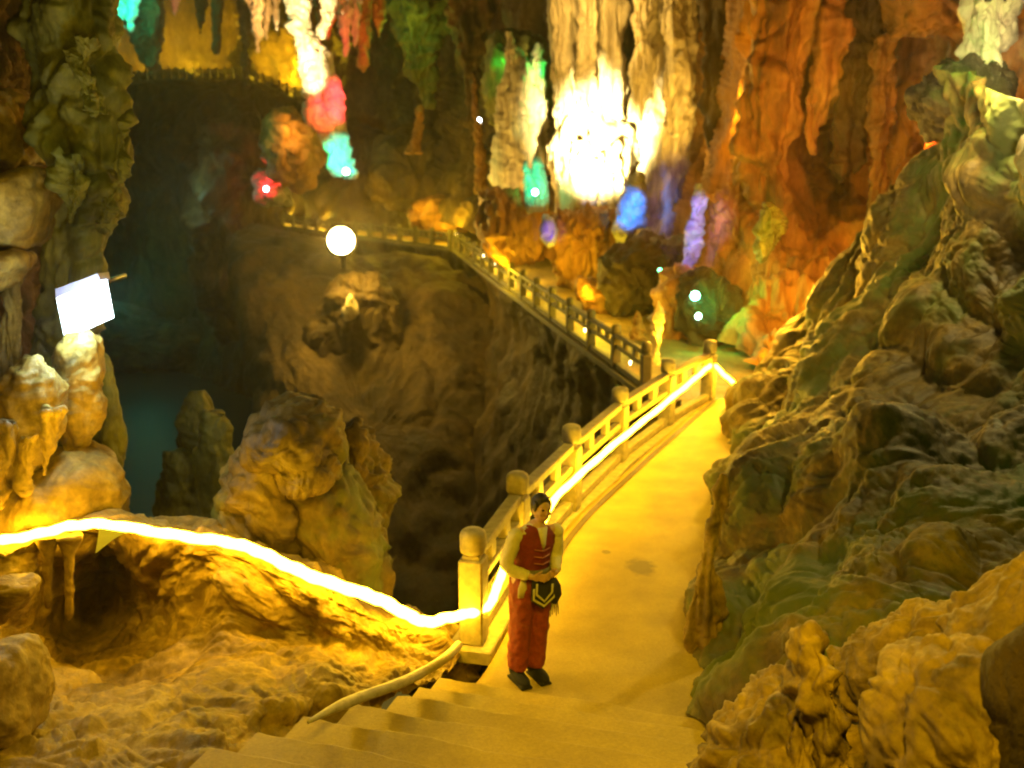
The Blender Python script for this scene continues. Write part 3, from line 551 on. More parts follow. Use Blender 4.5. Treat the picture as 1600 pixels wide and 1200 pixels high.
# rocks at lower left
rock('boulder', [(-80, 1040), (0, 1015), (40, 1050), (62, 1110), (50, 1145), (-80, 1150)], 5.5, .45, 'near', amp=.05, size=.5, seed=85, lump=.4, label='smooth rounded boulder at the lower left edge', cat='rock', group=BG)
column('flowstone', [([(905, 0, 50), (912, -10, 60), (930, -20, 58), (955, -30, 30), (975, -40, 5)], 0)], 7.0, 'near', amp=.03, size=.3, depth=1, seed=86, label='bright yellow flowstone lip at the left edge below the light strip', cat='flowstone', group=BG)
for i, (x, y0, y1, w, lab) in enumerate(((75, 845, 950, 22, 'left one of the two thin amber ribs over the black hollow'), (108, 845, 970, 22, 'right one of the two thin amber ribs over the black hollow'))):
    column('stalactite', [([(y0-8, x-w, x+w), (y0+25, x-w*.4, x+w*.4), (y0+60, x-w*.3, x+w*.3), (y1-12, x-w*.35, x+w*.35), (y1, x-3, x+3)], 0)], 7.9, 'near', amp=.02, size=.3, seed=87+i, ny=50, na=32, label=lab, cat='stalactite', group=BG)
# rocks standing in the pit
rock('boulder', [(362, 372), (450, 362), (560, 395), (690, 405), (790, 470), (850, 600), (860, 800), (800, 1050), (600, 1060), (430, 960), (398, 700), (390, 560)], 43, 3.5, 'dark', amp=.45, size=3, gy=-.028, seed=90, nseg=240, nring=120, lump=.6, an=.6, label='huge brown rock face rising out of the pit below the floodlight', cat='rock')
rock('boulder', [(500, 480), (530, 440), (560, 425), (600, 440), (620, 480), (640, 560), (600, 620), (500, 620), (470, 540)], 44.2, 1.4, 'dark', amp=.5, size=2.0, seed=91, nseg=160, nring=80, lump=.5, label='jagged crag leaning on the big rock face just under the floodlight', cat='rock')
rock('boulder', [(540, 470), (548, 460), (556, 472), (560, 490), (548, 500), (535, 494)], 42.5, .4, 'pale', amp=.1, size=.5, seed=92, nseg=60, nring=30, label='small pale stone catching light below the floodlight', cat='rock')
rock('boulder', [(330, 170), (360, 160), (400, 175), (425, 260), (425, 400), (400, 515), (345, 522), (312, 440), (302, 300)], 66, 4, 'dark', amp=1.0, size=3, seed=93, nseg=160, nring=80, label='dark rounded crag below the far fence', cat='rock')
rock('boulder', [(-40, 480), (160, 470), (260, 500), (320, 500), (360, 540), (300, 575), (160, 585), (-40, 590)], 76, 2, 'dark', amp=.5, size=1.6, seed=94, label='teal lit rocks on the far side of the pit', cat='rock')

# ================================================================ BALUSTRADES
def post_mb(h, w, head=True):
    m = MB()
    m.box((0, 0, (h-.28)/2), (w, w, h-.28), bev=.015)
    m.box((0, 0, h-.265), (w*.72, w*.72, .05), bev=.008)
    return m
def cap_mb(h, w):
    n = 14; V = []; prof = [(.36, -.24), (.52, -.22), (.54, -.18), (.54, -.07), (.50, -.03), (.36, -.005), (.02, 0)]
    for r, z in prof:
        for k in range(n):
            a = 2*math.pi*k/n; V.append((w*r*math.cos(a), w*r*math.sin(a), h+z))
    m = MB(); m.add(V, [(i*n+k, i*n+(k+1) % n, (i+1)*n+(k+1) % n, (i+1)*n+k) for i in range(len(prof)-1) for k in range(n)]+[tuple(range(n-1, -1, -1)), tuple(range((len(prof)-1)*n, len(prof)*n))]); return m
def beam(mb, a, b, w, h, z, e=0, bev=.012):
    a = Vector(a); b = Vector(b); d = b-a; L = d.length; t = d/L; a = a+t*e; b = b-t*e
    ang = math.atan2(t.y, t.x); tilt = math.asin(t.z)
    Mx = Matrix.Rotation(ang, 4, 'Z')@Matrix.Rotation(-tilt, 4, 'Y')
    mb.box((a+b)/2+Vector((0, 0, z)), ((b-a).length, w, h), Mx, bev)
def balustrade(label, pts, h, w, mat, post_idx=None, cap=True, base=True, group=None, mids=2):
    root = empty('balustrade', tuple(pts[0]), label, 'railing', group)
    o0 = Vector(pts[0]); Q = [Vector(p)-o0 for p in pts]
    pm = post_mb(h, w); cm = cap_mb(h, w)
    pme = None
    for i, q in enumerate(Q):
        if pme is None:
            po = pm.build('post', mat, root, smooth=False); pme = po.data
            co = cm.build('post_cap', mat, po); cme = co.data
        else:
            po = bpy.data.objects.new('post', pme); C.objects.link(po); po.parent = root
            co = bpy.data.objects.new('post_cap', cme); C.objects.link(co); co.parent = po
        po.location = q; a = Q[min(i+1, len(Q)-1)]-Q[max(i-1, 0)]; po.rotation_euler.z = math.atan2(a.y, a.x)
    for i in range(len(Q)-1):
        a, b = Q[i], Q[i+1]
        m = MB(); beam(m, a, b, w*.62, .1, h*.76, w*.49); m.build('top_rail', mat, root, smooth=False)
        m = MB(); beam(m, a, b, w*.5, .09, h*.50, w*.49)
        for k in range(1, mids+1):
            c = a.lerp(b, k/(mids+1)); u = (b-a).normalized()*.09
            beam(m, c-u, c+u, w*.4, h*.76-.05-h*.5-.045+.006, h*.63+.0, 0)
        m.build('middle_rail', mat, root, smooth=False)
        m = MB(); beam(m, a, b, w*.6, .12, .065, w*.49); m.build('bottom_rail', mat, root, smooth=False)
    if base:
        m = MB()
        for i in range(len(Q)-1): beam(m, Q[i], Q[i+1], w*1.9, .14, -.075, -.02 if i else -.2)
        m.build('coping', mat, root, smooth=False)
    return root
near_posts = [(-.36, 8.72, 0), (.06, 10.4, 0), (.76, 12.35, 0), (1.60, 14.45, 0), (2.62, 16.5, 0), (3.66, 18.25, 0)]
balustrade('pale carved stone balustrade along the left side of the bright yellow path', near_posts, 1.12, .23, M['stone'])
n = 15
pts = [tuple(fA+(fB-fA)*k/(n-1)) for k in range(n)]
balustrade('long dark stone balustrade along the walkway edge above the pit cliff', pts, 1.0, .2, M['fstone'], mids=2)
n = 16
dBC = (fC-fB); d0 = dBC/np.linalg.norm(dBC)
pts = [tuple(fB+dBC*k/(n-1)+d0*.5) for k in range(n)]
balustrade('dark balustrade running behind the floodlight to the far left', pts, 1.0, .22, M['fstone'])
pts = []
for k in range(24):
    x = 205+k*12.2; dy = np.interp(x, [205, 240, 385, 430, 480], [8, 0, 0, 16, 42]); Yk = np.interp(x, [205, 240, 385, 430, 480], [80, 79.6, 79.6, 76.5, 71.5])
    q = P(x, 125+dy, Yk); pts.append(tuple(q))
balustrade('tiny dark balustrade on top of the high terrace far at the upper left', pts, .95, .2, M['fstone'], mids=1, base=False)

# ================================================================ STAIRS
rd = np.array([.956, -.292]); rd /= np.linalg.norm(rd); fd = np.array([-rd[1], rd[0]])
st = empty('stairs', (-.61, 7.77, 0), 'worn concrete stairs coming down to the path in front of the person', 'stairs')
kk = [0, 1, 3, 5, 6, 8, 12]; lx = [-.55, -.61, -.87, -1.42, -1.62, -1.95, -2.3]; ly = [8.1, 7.77, 6.97, 6.18, 5.75, 4.95, 3.4]
o0 = np.array([-.61, 7.77])
for k in range(1, 13):
    a = np.array([np.interp(k, kk, lx), np.interp(k, kk, ly)])-o0
    b2 = np.array([np.interp(k+1, kk, lx), np.interp(k+1, kk, ly)])-o0
    W = 3.1; nn = 40; z = .15*k
    # one tread block with a softly worn nose
    prof = [(-.0, -.3), (-.004, -.02), (.006, -.006), (.02, 0), (.2, 0.0), (.62, .0), (.62, -.3)]
    V = []
    for i in range(nn+1):
        w = W*i/nn-.0
        for (d, zz) in prof:
            jit = .012*math.sin(w*7+k)+.006*math.sin(w*23+k*3)
            q = a+rd*w-fd*(d+(jit if d < .1 else 0)); V.append((q[0], q[1], z+zz+(.006*math.sin(w*5+k*2) if -.25 < zz else 0)))
    m_ = len(prof); Fs = [(i*m_+j, (i+1)*m_+j, (i+1)*m_+j+1, i*m_+j+1) for i in range(nn) for j in range(m_-1)]
    Fs += [tuple(range(m_)), tuple(nn*m_+j for j in range(m_-1, -1, -1))]
    s_ = mesh('step', V, Fs, M['path'], st, smooth=False)

# pale pipe handrail lying along the steps
pp = [P(482, 1128, 5.7), P(520, 1108, 6.0), P(562, 1090, 6.35), P(610, 1073, 6.7), P(650, 1056, 7.1), P(685, 1036, 7.5), P(705, 1020, 7.9), P(716, 1008, 8.25)]
pp = spline(np.array(pp), 40); m = MB(); m.tube([p-pp[0] for p in pp], [.012+.028*min(1, i/8) for i in range(40)], 14)
o = m.build('pipe', M['pipe']); o.location = tuple(pp[0]); tag(o, 'pale curved pipe lying along the left edge of the stairs up to the first post', 'pipe')

# ================================================================ LIGHT STRIP
rp = [(-600, 900, 7.7), (-120, 860, 8.0), (0, 845, 7.85), (60, 834, 7.85), (110, 822, 7.95), (160, 819, 8.0), (230, 829, 7.95), (300, 840, 7.9), (360, 848, 7.85), (405, 862, 7.8), (450, 884, 7.75), (500, 905, 7.8), (560, 925, 7.9), (600, 940, 8.0), (640, 962, 8.1), (668, 972, 8.2), (700, 965, 8.4), (735, 958, 8.57), (760, 948, 8.7), (770, 935, 8.9), (783, 900, 9.3), (800, 862, 9.85), (838, 834, 10.6), (866, 781, 11.15), (910, 738, 11.9), (960, 694, 13.1), (1010, 654, 14.3), (1060, 613, 16.0), (1090, 588, 17.2), (1106, 574, 18.0), (1116, 571, 18.2), (1132, 586, 18.3), (1150, 602, 18.2), (1158, 614, 18.1), (1158, 624, 18.05)]
V = np.array([P(*p) for p in rp]); V = spline(V, 260)
V[:, 2] += .006*np.sin(np.arange(260)*.9); m = MB(); m.tube([tuple(p-V[0]) for p in V], [.040+.012*math.exp(-((i-95)/38)**2)+.003*math.sin(i*1.7) for i in range(260)], 10)
mrope = plain('rope_glow', (.9, .8, .5), .4, emit=(1, .57, .02), es=52)
o = m.build('light_strip', mrope); o.location = tuple(V[0]); tag(o, 'glowing yellow white light strip zigzagging over the rocks and along the balustrade', 'light strip')
# pale scrap under it
q = P(160, 838, 7.95); m = MB()
a, b2, c, d = [Vector(P(x, y, 7.93))-Vector(q) for x, y in ((155, 826), (196, 832), (178, 842), (149, 865))]
dv = Vector((0, .012, 0)); m.add([a, b2, c, d, a+dv, b2+dv, c+dv, d+dv], [(0, 1, 2, 3), (7, 6, 5, 4), (0, 4, 5, 1), (1, 5, 6, 2), (2, 6, 7, 3), (3, 7, 4, 0)])
o = m.build('scrap', plain('pale_scrap', (.62, .66, .55), .5, noise=.1), smooth=False); o.location = tuple(q); tag(o, 'pale pointed scrap hanging just under the light strip over the black hollow', 'scrap')

# ================================================================ SIGN
def quadbox(name, cs, th, mat, parent, o0):
    V = [Vector(c)-o0 for c in cs]; nrm = (V[1]-V[0]).cross(V[3]-V[0]).normalized()
    if nrm.y < 0: nrm = -nrm
    V += [v+nrm*th for v in V]
    m = MB(); m.add(V, [(0, 1, 2, 3), (7, 6, 5, 4), (0, 4, 5, 1), (1, 5, 6, 2), (2, 6, 7, 3), (3, 7, 4, 0)]); return m.build(name, mat, parent, smooth=False)
so = Vector(P(128, 480, 9.1))
sg = empty('sign', so, 'tilted white glowing sign box on the olive pillar', 'sign')
mp_ = plain('sign_panel', (.9, .9, .9), .3, emit=(.72, .92, 1), es=9)
quadbox('panel', [P(88, 466, 9.2), P(156, 439, 9.0), P(167, 499, 9.0), P(101, 529, 9.2)], .09, mp_, sg, so)
quadbox('housing', [P(86, 452, 9.215), P(153, 427, 9.015), P(156, 438, 9.015), P(87, 465, 9.215)], .13, plain('sign_housing', (.32, .28, .42), .5, noise=.2), sg, so)
m = MB(); a = Vector(P(90, 470, 9.3))-so; m.tube([a, a+Vector((-.1, .5, .05))], .025); m.tube([Vector(P(150, 445, 9.15))-so, Vector(P(150, 445, 9.15))-so+Vector((0, .7, 0))], .025); m.build('bracket', M['black'], sg)

# ================================================================ LAMPS
def lampobj(px, py, Y, r, col, es, label, cat='lamp', group=None, yoke=True, aim=(0, -1, -.1)):
    c = Vector(P(px, py, Y)); root = empty('floodlight' if r > .15 else 'spotlight', c-Vector((0, 0, r*1.5)), label, cat, group)
    z = Vector((0, 0, r*1.5)); t = Vector(aim).normalized()
    m = MB(); m.tube([z+t*-r*1.3, z-t*r*1.2, z-t*r*.5, z+t*0], [r*.3, r*.55, r*1.08, r*1.15], 18); m.build('housing', M['black'], root)
    e = MB(); e.ell(z+t*r*.1, (r*.96, r*.96, r*.96), 16); e.build('lens', plain('lens', (.9, .9, .9), .2, emit=col, es=es), root)
    b = MB(); s = t.cross(Vector((0, 0, 1))).normalized()*r*1.3
    (b.tube([z+s, s*1.0, -s, z-s], r*.1, 8) if yoke else 0); (b.tube([Vector((0, 0, 0)), Vector((0, 0, -r*2.5))], r*.16, 8) if yoke else b.tube([z-t*r*.9, z-t*r*2+Vector((0, 0, -r*2))], r*.2, 8)); b.build('bracket', M['black'], root)
    return c
FLc = lampobj(533, 376, 43, .6, (1, .78, .34), 60, 'blazing round floodlight in front of the far railing', yoke=False, aim=(.12, -1, .06))
SG = 'small coloured spotlights'
lampobj(748, 188, 50, .11, (.7, .85, 1), 60, 'small bluish white lamp high on the dim wall left of the white column', group=SG)
lampobj(541, 268, 46.5, .15, (.75, 1, 1), 30, 'white lamp at the lower tip of the cyan lit column', group=SG)
lampobj(416, 295, 58, .15, (1, .55, .6), 30, 'red rimmed lamp on the rock above the left end of the railing', group=SG)
lampobj(836, 300, 34.9, .11, (.4, 1, .8), 30, 'green white lamp at the foot of the turquoise stalagmite', group=SG)
lampobj(1086, 462, 24.8, .12, (.25, 1, .6), 24, 'upper one of the two green lamps on the dark green boulder', group=SG)
lampobj(1091, 494, 24.5, .08, (.5, 1, .8), 24, 'lower one of the two green lamps on the dark green boulder', group=SG)
lampobj(1031, 422, 28.5, .06, (.1, 1, .4), 12, 'tiny green lamp beside the black boulder', group=SG)
# little bulbs along the long balustrade
for k, (x, y) in enumerate(((713, 367), (727, 377), (741, 387), (756, 399), (774, 412), (792, 426), (812, 439), (914, 515), (985, 566))):
    t = (x-712)/(1008-712); c = P(x, y, 51.0/(1+t*1.42)+.3)
    m = MB(); s = .035 if k < 7 else .028; m.ell((0, 0, 0), (s, s, s*1.2), 10); m.tube([(0, 0, -s), (0, 0, -s*2.2)], s*.6, 8)
    ang = ('seventh', 'sixth', 'fifth', 'fourth', 'third', 'second', 'first')
    lab = ['small warm bulb at the far corner of the long balustrade'] + ['small warm bulb over the long balustrade, %s from its far corner' % w for w in ('second', 'third', 'fourth', 'fifth', 'sixth', 'seventh')] + ['lone warm bulb midway between the nearest posts of the long balustrade', 'small warm bulb at the near end of the long balustrade']
    o = m.build('light_bulb', bpy.data.materials.get('bulb') or plain('bulb', (.9, .8, .6), .3, emit=(1, .8, .4), es=14)); o.location = tuple(c); tag(o, lab[k], 'bulb', 'small bulbs along the long balustrade')

# ================================================================ PERSON
PX, PY_ = .12, 8.02
per = empty('person', (PX, PY_, 0), 'person in dark red vest and orange trousers standing at the foot of the stairs', 'person', rz=R(27)); per.rotation_euler.y = R(3)
skin = plain('skin', (.5, .3, .17), .5, noise=.1, nscale=30)
red = plain('red_cloth', (.20, .018, .012), .8, noise=.3, nscale=40, bump=.3); cream = plain('cream_cloth', (.62, .56, .36), .85, noise=.15, nscale=30, bump=.2)
orange = plain('orange_cloth', (.24, .036, .008), .85, noise=.3, nscale=25, bump=.3); blk = plain('black_cloth', (.018, .017, .018), .8, noise=.3, nscale=40, bump=.2)
hairm = plain('hair', (.02, .014, .01), .45, noise=.3, nscale=60, bump=.4); trim = plain('trim', (.5, .46, .26), .8, noise=.2, nscale=60)
hx = .06   # head leans to the viewer's right
S = MB()
# local axes: x to the viewer's right, -y towards the viewer
hd = Vector((hx, -.01, 1.555))
S.ell(hd, (.073, .09, .108), 24); S.ell(hd+Vector((0, -.03, -.05)), (.052, .055, .06), 18)           # skull, jaw
S.ell(hd+Vector((0, -.094, -.018)), (.014, .018, .02), 10); S.cap(hd+Vector((0, -.083, .02)), hd+Vector((0, -.098, -.02)), .008, .012)
for s in (-1, 1):
    S.ell(hd+Vector((s*.074, .005, -.008)), (.01, .02, .03), 10); S.ell(hd+Vector((s*.03, -.074, .03)), (.022, .012, .007), 10)
    S.ell(hd+Vector((s*.038, -.062, -.025)), (.022, .02, .022), 10)
S.ell(hd+Vector((0, -.083, -.055)), (.022, .01, .006), 10); S.ell(hd+Vector((0, -.081, -.066)), (.019, .01, .007), 10)
S.cap((hx*.8, .01, 1.38), hd+Vector((0, .0, -.07)), .052, .046)
S.cap((.0, .01, 1.15), (.035, .01, 1.36), .125, .1); S.cap((-.12, .01, 1.34), (.19, .01, 1.34), .055, .055)
S.cap((0, .01, .95), (0, .01, 1.15), .13, .115); S.cap((-.06, .01, .92), (.06, .01, .92), .12, .12)
for s, fx in ((-1, -.085), (1, .09)):
    S.cap((s*.08, .01, .9), (fx, -.005, .5), .085, .055); S.cap((fx, -.005, .5), (fx, .02, .1), .055, .038); S.cap((fx, .02, .05), (fx, -.11, .035), .036, .03)
elL, elR = Vector((-.26, .0, 1.08)), Vector((.245, .02, 1.10)); shL, shR = Vector((-.165, .01, 1.33)), Vector((.225, .01, 1.33))
wrL, wrR = Vector((-.09, -.17, 1.02)), Vector((.14, -.17, 1.03))
for sh, el, wr in ((shL, elL, wrL), (shR, elR, wrR)):
    S.cap(sh, el, .05, .038); S.cap(el, wr, .038, .026)
def hand(w, sx):
    d = Vector((sx*.06, -.02, -.005))
    S.ell(w+d*.75, (.045, .02, .038), 12)
    for j in range(4):
        k = w+d*1.25+Vector((0, -.008, .03-.019*j)); L = (.9, 1, .95, .75)[j]
        a = k+Vector((sx*.03*L, -.012, -.004)); b = a+Vector((sx*.012*L, .016, -.014)); S.cap(k, a, .0095, .0088, 8); S.cap(a, b, .0088, .0078, 8)
    t0 = w+d*.5+Vector((0, -.018, .025)); t1 = t0+Vector((sx*.012, -.02, .026)); t2 = t1+Vector((sx*.024, -.004, .012)); S.cap(t0, t1, .012, .0105, 8); S.cap(t1, t2, .0105, .009, 8)
hand(wrL, 1); hand(wrR, -1)
body = S.build('body', skin, per)
rm = body.modifiers.new('fuse', 'REMESH'); rm.mode = 'VOXEL'; rm.voxel_size = .0065; rm.use_smooth_shade = True
sm_ = body.modifiers.new('soft', 'SMOOTH'); sm_.iterations = 3; sm_.factor = .5
eyes = MB()
for s in (-1, 1): eyes.ell(hd+Vector((s*.03, -.083, .012)), (.014, .008, .008), 12)
eyes.build('eyes', plain('eye', (.03, .02, .015), .2), per)
lips = MB(); lips.ell(hd+Vector((0, -.093, -.06)), (.02, .006, .007), 10); lips.build('mouth', plain('lip', (.35, .09, .06), .4), per)
def tubecloth(name, secs, mat, n=40, fold=.0, th=.008, k=7, open_front=0, subd=28):
    """secs: (cx, cy, z, rx, ry)"""
    A = spline(np.array(secs, float), subd); V = []
    for i, (cx, cy, z, rx, ry) in enumerate(A):
        for q in range(n+(1 if open_front else 0)):
            t = -math.pi/2+open_front+(2*math.pi-2*open_front)*q/n
            f = 1+fold*(math.sin(k*t+i*.12)+.5*math.sin(2.7*k*t+1+i*.3))*(.4+.6*i/subd)
            V.append((cx+rx*f*math.cos(t), cy+ry*f*math.sin(t), z+.003*math.sin(q*.9)))
    w = n+(1 if open_front else 0)
    o = mesh(name, np.array(V), gridfaces(subd, w, not open_front), mat, per)
    s = o.modifiers.new('cloth', 'SOLIDIFY'); s.thickness = th; s.offset = 0
    return o
# trousers, one wide garment with two legs
T = MB()
for s, fx in ((-1, -.082), (1, .088)):
    T.tube([(s*.06, .01, 1.0), (s*.078, .01, .9), (s*.085, .0, .75), (fx, -.005, .55), (fx, .005, .35), (fx, .012, .2), (fx, .012, .11)], [(.09, .125), (.105, .135), (.1, .13), (.092, .12), (.088, .115), (.084, .11), (.078, .105)], 28)
tr = T.build('trousers', orange, per); rm = tr.modifiers.new('fuse', 'REMESH'); rm.mode = 'VOXEL'; rm.voxel_size = .01; rm.use_smooth_shade = True
tx = bpy.data.textures.new('folds', 'CLOUDS'); tx.noise_scale = .07
dm = tr.modifiers.new('folds', 'DISPLACE'); dm.texture = tx; dm.strength = .035; dm.texture_coords = 'LOCAL'
sm_ = tr.modifiers.new('soft', 'SMOOTH'); sm_.iterations = 2
# shirt under the vest
SH = MB(); SH.tube([(.0, .01, .98), (.01, .01, 1.15), (.02, .01, 1.27), (.03, .01, 1.345), (.032, .01, 1.385), (.04, .01, 1.42)], [(.14, .115), (.15, .115), (.17, .112), (.185, .095), (.12, .08), (.065, .065)], 32)
for sh in (shL, shR): SH.ell(sh+Vector((0, 0, .0)), (.07, .07, .068), 16)
so_ = SH.build('shirt', cream, per); rm = so_.modifiers.new('fuse', 'REMESH'); rm.mode = 'VOXEL'; rm.voxel_size = .01; rm.use_smooth_shade = True
# vest
VS = MB()
VS.tube([(.0, .01, .93), (.0, .01, 1.03), (.01, .01, 1.15), (.02, .01, 1.26), (.03, .01, 1.34), (.033, .01, 1.385), (.035, .01, 1.41)], [(.165, .13), (.15, .125), (.165, .13), (.19, .128), (.185, .108), (.13, .09), (.085, .075)], 32)
ve = VS.build('vest', red, per); rm = ve.modifiers.new('fuse', 'REMESH'); rm.mode = 'VOXEL'; rm.voxel_size = .01; rm.use_smooth_shade = True
dm = ve.modifiers.new('folds', 'DISPLACE'); dm.texture = tx; dm.strength = .018; dm.texture_coords = 'LOCAL'
# white shirt front and sleeves
cm_ = MB(); cm_.add([(-.005, -.088, 1.41), (.085, -.088, 1.41), (.055, -.127, 1.27), (.03, -.131, 1.22), (-.005, -.075, 1.41), (.085, -.075, 1.41), (.055, -.115, 1.27), (.03, -.118, 1.22)], [(0, 3, 2, 1), (4, 5, 6, 7), (0, 1, 5, 4), (1, 2, 6, 5), (2, 3, 7, 6), (3, 0, 4, 7)]); cm_.build('collar', cream, per)
for sh, el, wr, sx in ((shL, elL, wrL, -1), (shR, elR, wrR, 1)):
    m = MB(); m.tube([sh+Vector((-sx*.03, 0, .02)), sh+Vector((sx*.015, 0, -.02)), sh.lerp(el, .5), el+Vector((0, .0, .01)), el.lerp(wr, .35)+Vector((0, 0, -.02)), el.lerp(wr, .75), el.lerp(wr, .93)], [.055, .066, .068, .064, .058, .045, .038], 20)
    s_ = m.build('sleeve', cream, per); s_.modifiers.new('sub', 'SUBSURF').levels = 1
    dm = s_.modifiers.new('folds', 'DISPLACE'); dm.texture = tx; dm.strength = .025; dm.texture_coords = 'LOCAL'
# belt, apron with pale chevrons, hanging bag with tassels
m = MB(); m.tube([(0, .01, .985), (0, .01, 1.055)], [(.178, .145), (.168, .14)], 32, cap=False)
bl = m.build('belt', None or plain('belt_weave', (.16, .14, .08), .7, noise=.6, nscale=120), per); s_ = bl.modifiers.new('s', 'SOLIDIFY'); s_.thickness = .012
def apron_pts(w, y0, y1, dz=0): return [(-w+.03, y0, 1.0), (w+.03, y0, 1.0), (w*1.05+.03, y1, .80+dz), (.03, y1-.01, .72+dz), (-w*1.05+.03, y1, .80+dz)]
def flat(name, pts, th, mat, par=per):
    V = [Vector(p) for p in pts]; V2 = [v+Vector((0, th, 0)) for v in V]; n = len(V)
    m = MB(); m.add(V+V2, [tuple(range(n)), tuple(range(2*n-1, n-1, -1))]+[(i, n+i, n+(i+1) % n, (i+1) % n) for i in range(n)]); return m.build(name, mat, par, smooth=False)
ap = flat('apron', apron_pts(.105, -.158, -.178), .012, blk)
for dz, w in ((.018, .1), (.06, .075)):
    m = MB(); m.tube([(-w+.03, -.19, .90+dz), (-w*1.0+.03, -.193, .805+dz), (.03, -.2, .735+dz), (w+.03, -.193, .805+dz), (w+.03, -.19, .88+dz)], [(.011, .004)]*5, 8); m.build('trim', trim, ap)
m = MB(); m.tube([(.13, -.15, .97), (.145, -.165, .9), (.155, -.165, .82), (.15, -.16, .75)], [(.03, .02), (.055, .035), (.06, .035), (.03, .02)], 16)
bg = m.build('bag', blk, per)
for i in range(5):
    m = MB(); x = .125+.013*i; m.tube([(x, -.16, .77), (x+.004*i, -.158, .70), (x+.006*i, -.155, .62+.015*(i % 3))], [.007, .006, .003], 6); m.build('tassel', blk, bg)
m = MB(); m.tube([(-.13, -.1, .98), (-.14, -.115, .9), (-.15, -.11, .82)], [(.02, .01), (.045, .015), (.03, .012)], 12); m.build('scarf', cream, per)
m = MB()
for z in (1.23, 1.17, 1.11): m.tube([(-.05, -.128, z+.01), (.03, -.137, z-.008), (.1, -.124, z+.012)], .006, 6)
m.build('necklace', plain('beads', (.4, .12, .08), .4, noise=.4, nscale=200), per)
# hair and cap, shoes
m = MB(); m.ell(hd+Vector((0, .02, .035)), (.083, .092, .098), 24); m.ell(hd+Vector((0, .05, -.02)), (.07, .055, .08), 18); m.ell(hd+Vector((0, .012, .085)), (.07, .078, .05), 16)
for s in (-1, 1): m.ell(hd+Vector((s*.072, -.008, .03)), (.014, .035, .05), 10)
hr = m.build('hair', hairm, per)
shoe_m = plain('shoe_cloth', (.008, .008, .009), .9, noise=.3, nscale=40)
for fx, rx in ((-.085, -.02), (.09, .03)):
    m = MB(); m.ell((fx+rx*.3, -.065, .05), (.06, .155, .05), 20); m.ell((fx, .03, .085), (.062, .07, .07), 16); m.box((fx+rx*.3, -.06, .012), (.115, .29, .024), bev=.008)
    sh_ = m.build('shoe', shoe_m, per); rm = sh_.modifiers.new('fuse', 'REMESH'); rm.mode = 'VOXEL'; rm.voxel_size = .009; rm.use_smooth_shade = True

# ================================================================ LIGHTS of the cave's lamps, and added fills without fixtures
def light(px, py, Y, col, W, r=.15, spot=None, cone=60, name='lamp_fill_light', world=None):
    d = bpy.data.lights.new(name, 'SPOT' if spot is not None else 'POINT'); d.energy = W; d.color = col; d.shadow_soft_size = r
    o = bpy.data.objects.new(name, d); C.objects.link(o); p = Vector(P(px, py, Y)) if world is None else Vector(world); o.location = p
    if spot is not None:
        t = Vector(P(*spot)); d.spot_size = R(cone); d.spot_blend = .7; o.rotation_euler = (t-p).to_track_quat('-Z', 'Y').to_euler()
    return o
AM = (1, .62, .012); WH = (1, .72, .13)
# floodlight itself
light(533, 376, 42.2, (1, .60, .05), 4000, .5)
# white column
light(915, 290, 33.5, (1, .80, .30), 60000, .2, spot=(940, 212, 40.4), cone=44)
light(960, 260, 37.2, (1, .78, .3), 5000, .2, spot=(1015, 165, 39), cone=42)
light(1085, 290, 35, (1, .58, .08), 1800, .3, spot=(1050, 150, 38.5), cone=62)
light(905, 400, 34, AM, 110, .3)
light(915, 352, 37.6, (1, .74, .25), 420, .15)  # fill added in front to light the dripping fringe
light(300, 300, 62, (.25, .5, .34), 700, 2.0)  # unseen grey-green fill added for the terrace face
light(285, 640, 12.0, (.45, .7, .75), 5, .2)  # dim bluish fill added for the stalagmite group
light(810, 330, 41, (1, .62, .14), 230, .2)
light(915, 20, 37, (1, .6, .12), 700, .3)
# coloured spots
light(838, 290, 32.0, (0, 1, .40), 2200, .1, spot=(838, 285, 35.5), cone=30)
light(848, 110, 43.6, (0, .9, .12), 60, .1); light(778, 100, 44.8, (0, .9, .12), 40, .1)
light(985, 335, 30.4, (0, .22, 1), 4200, .1, spot=(985, 326, 34), cone=27)
light(860, 362, 31.5, (.16, .05, 1), 900, .1, spot=(860, 361, 35), cone=16)
light(1080, 345, 23.4, (.14, .10, 1), 1700, .1, spot=(1090, 345, 27), cone=26); light(1065, 405, 23.8, (.05, .07, 1), 900, .1, spot=(1078, 402, 27), cone=18)
light(1095, 470, 24.3, (0, 1, .25), 120, .1); light(1130, 460, 24.4, (0, .9, .06), 34, .1)
light(1200, 350, 22.8, (.3, 1, .02), 14, .1)
light(1485, 88, 14.5, (0, 1, .06), 22, .1); light(1550, 96, 14.3, (0, 1, .06), 10, .1)
# twisted column: white, pink, cyan
W2 = (1, .80, .38)
light(455, 150, 46, W2, 9000, .1, spot=(466, 15, 50), cone=52); light(470, 160, 45.8, W2, 7000, .1, spot=(486, 108, 50), cone=30)
light(548, 150, 45.8, (1, .015, .07), 5200, .1, spot=(524, 158, 50), cone=36); light(500, 190, 46, (1, .05, .04), 2500, .1, spot=(505, 178, 50), cone=30)
light(550, 262, 46.0, (0, .80, .60), 4200, .1, spot=(534, 244, 50), cone=36); light(500, 250, 46.6, (0, .9, .30), 1500, .1, spot=(516, 240, 50), cone=30)
light(553, 60, 51.5, (1, .06, .06), 160, .2)
light(415, 288, 60, (1, .02, .03), 300, .1)
light(180, 15, 52.5, (.02, 1, .5), 380, .1); light(210, 15, 52.5, (.02, 1, .5), 380, .1)
light(405, 20, 45.2, (1, .5, .15), 300, .2)
light(275, 0, 60, (1, .3, .2), 100, .2)
light(640, 60, 54.5, (.1, .9, .1), 150, .3)
light(455, 195, 57, (1, .5, .1), 260, .3)
